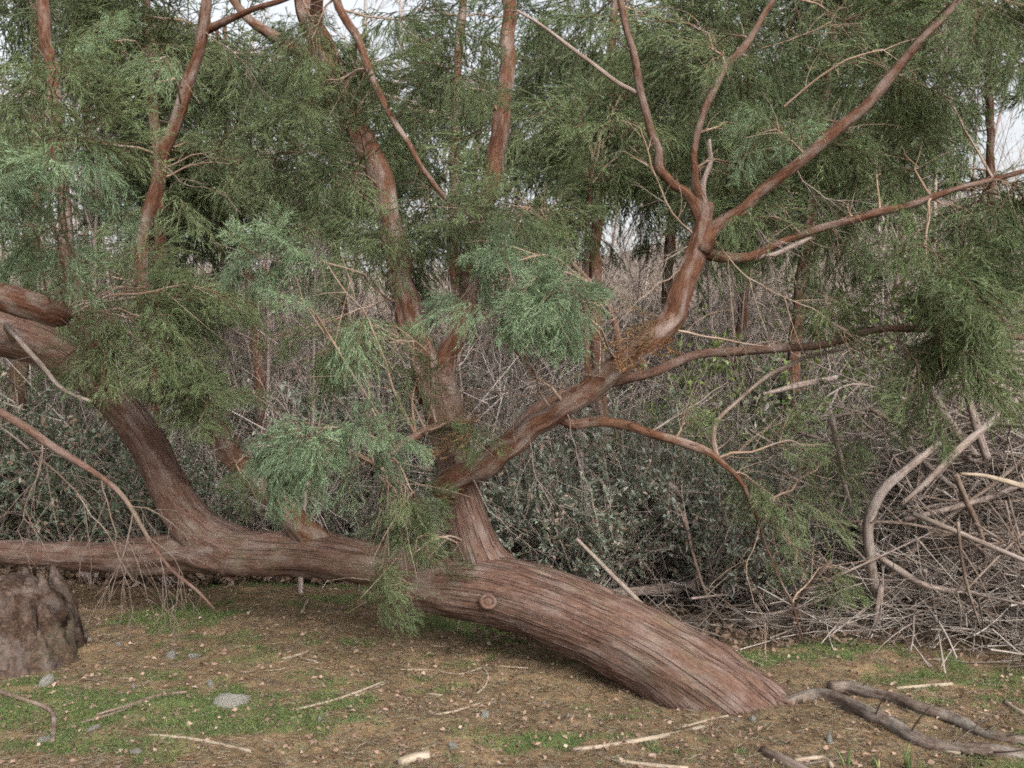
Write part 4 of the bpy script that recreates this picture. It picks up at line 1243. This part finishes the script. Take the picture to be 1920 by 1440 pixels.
for q in range(13):
    az = q * .485
    rr = .245 + .02 * math.sin(q * 5)
    hh = .30 + .13 * ((q * 7) % 5) / 5
    p = np.array([sx + math.cos(az) * rr, sy + math.sin(az) * rr, szz])
    w = .05 + .022 * ((q * 3) % 4) / 4
    t_ = tube([p + [.03 * math.cos(az), .03 * math.sin(az), -.05], p + [0, 0, hh * .6], p + [-.03 * math.cos(az), -.03 * math.sin(az), hh], p + [-.05 * math.cos(az), -.05 * math.sin(az), hh + .08]], [w, w * .95, w * .6, .012], 14, .03, .2, .25, seed=q)
    ob('splintered_edge', mesh('splintered_edge', t_[0], t_[1], M_STUMP, t_[2]), st_root)
# ------------------------------------------------------------------ litter, moss and grass on the near ground (uncountable)
rg = np.random.default_rng(44)


def blades(x, y, L, r, flat, rng, up, kk=2):
    n = len(x)
    az = rng.random(n) * 6.283
    d = np.stack([np.cos(az) * flat, np.sin(az) * flat, up * np.ones(n)], -1)
    t = np.linspace(0, 1, kk)[None, :, None]
    P = onground(x, y, .003)[:, None] + nrm(d)[:, None] * L[:, None, None] * t
    P += rng.normal(0, .3, (n, 1, 3)) * L[:, None, None] * t ** 2 * [1, 1, .4]
    return strands(P, np.linspace(1, .3, kk)[None] * r[:, None], 3, 0, rng)


n = 90000
y = 3.2 + 4.2 * rg.random(n) ** 1.3
x = (rg.random(n) * 2060 - 70 - 960) / F * y
keep = rg.random(n) < .95 - .7 * moss_at(x, y)
x, y = x[keep], y[keep]
V, f, a = blades(x, y, .02 + .035 * rg.random(len(x)), .0009 + .0008 * rg.random(len(x)), 1.0, rg, .12)
ob('needle_litter', mesh('needle_litter', V, f, M_NEEDLE, {'rnd': a['rnd']}, smooth=False), kind='stuff', label='orange-brown fallen needles covering the ground')
n = 190000
y = 3.2 + 4.2 * rg.random(n) ** 1.2
x = (rg.random(n) * 2060 - 70 - 960) / F * y
keep = moss_at(x, y) > .30 + .35 * rg.random(n)
x, y = x[keep], y[keep]
print('moss blades', len(x))
V, f, a = blades(x, y, .010 + .018 * rg.random(len(x)) ** 2, .0012 + .0008 * rg.random(len(x)), .8, rg, .8)
ob('moss', mesh('moss', V, f, M_GRASS, {'rnd': a['rnd']}, smooth=False), kind='stuff', label='green moss and short grass in patches')
n = 6000
y = 3.2 + 4.0 * rg.random(n)
x = (rg.random(n) * 2060 - 70 - 960) / F * y
V, f, a = leaves(onground(x, y, .006 + .01 * rg.random(n)), rg.normal(size=(n, 3)) * [1, 1, .3], .012 + .025 * rg.random(n), .008 + .015 * rg.random(n), rg)
ob('bark_flakes', mesh('bark_flakes', V, f, M_LITTER, a, smooth=False), kind='stuff', label='small dead leaf and bark flakes in the litter')
# leaf litter under the shrubs behind the trunk
n = 14000
y = 4.85 + 2.4 * rg.random(n) ** .8
x = -.2 + 4.6 * rg.random(n)
V, f, a = leaves(onground(x, y, .01 + .04 * rg.random(n)), rg.normal(size=(n, 3)) * [1, 1, .4], .02 + .04 * rg.random(n), .014 + .022 * rg.random(n), rg)
ob('leaf_litter', mesh('leaf_litter', V, f, M_LITTER, a, smooth=False), kind='stuff', label='dead brown leaves under the brush pile and shrubs')
# upright grass blades at the bottom right edge
for q, (px, py, h) in enumerate(((1592, 1438, .085), (1700, 1442, .10), (1708, 1446, .07), (1448, 1300, .07), (1640, 1440, .05))):
    rt = thing('grass_tuft', G(px, py)[:3], ['tall green grass blade pair at the bottom edge left of the fork tip', 'tallest green grass tuft at the bottom edge, lower right', 'short green tuft beside the tallest tuft',
               'lone green blade by the end of the forked branch', 'small green tuft between the two bottom edge tufts'][q], 'grass', 'green grass tufts')
    g0 = np.array(G(px, py)[:3])
    for w in range(3):
        dx = rg.normal(0, .012, 2)
        t = np.linspace(0, 1, 4)
        P = g0 + np.stack([dx[0] + rg.normal(0, .02) * t ** 2, dx[1] + 0 * t, h * t * (.7 + .4 * rg.random())], -1)
        V, f, a = strands(P[None], np.array([[.004, .0045, .003, .0006]]), 4, 0, rg)
        ob('blade', mesh('blade', V, f, M_GRASS, {'rnd': a['rnd']}), rt)
by = {}
for o in COL.objects:
    if o.get('category') and o.get('label'):
        by.setdefault(o['label'], []).append(o)
ORD = ('leftmost', 'second from left', 'third from left', 'fourth from left', 'fifth from left', 'sixth from left', 'seventh from left', 'eighth from left', 'ninth from left')
for lb, os_ in by.items():
    if 1 < len(os_) < 10 and len(lb.split()) <= (14 if len(os_) < 4 else 13):
        os_.sort(key=lambda o: o.location.x / o.location.y)
        for q, o in enumerate(os_):
            e = ORD[q] if len(os_) > 3 else ('left one', 'right one')[q] if len(os_) == 2 else ('left one', 'middle one', 'right one')[q]
            o['label'] = lb + ', ' + e
for o in COL.objects:
    if '_b' in o:
        del o['_b']
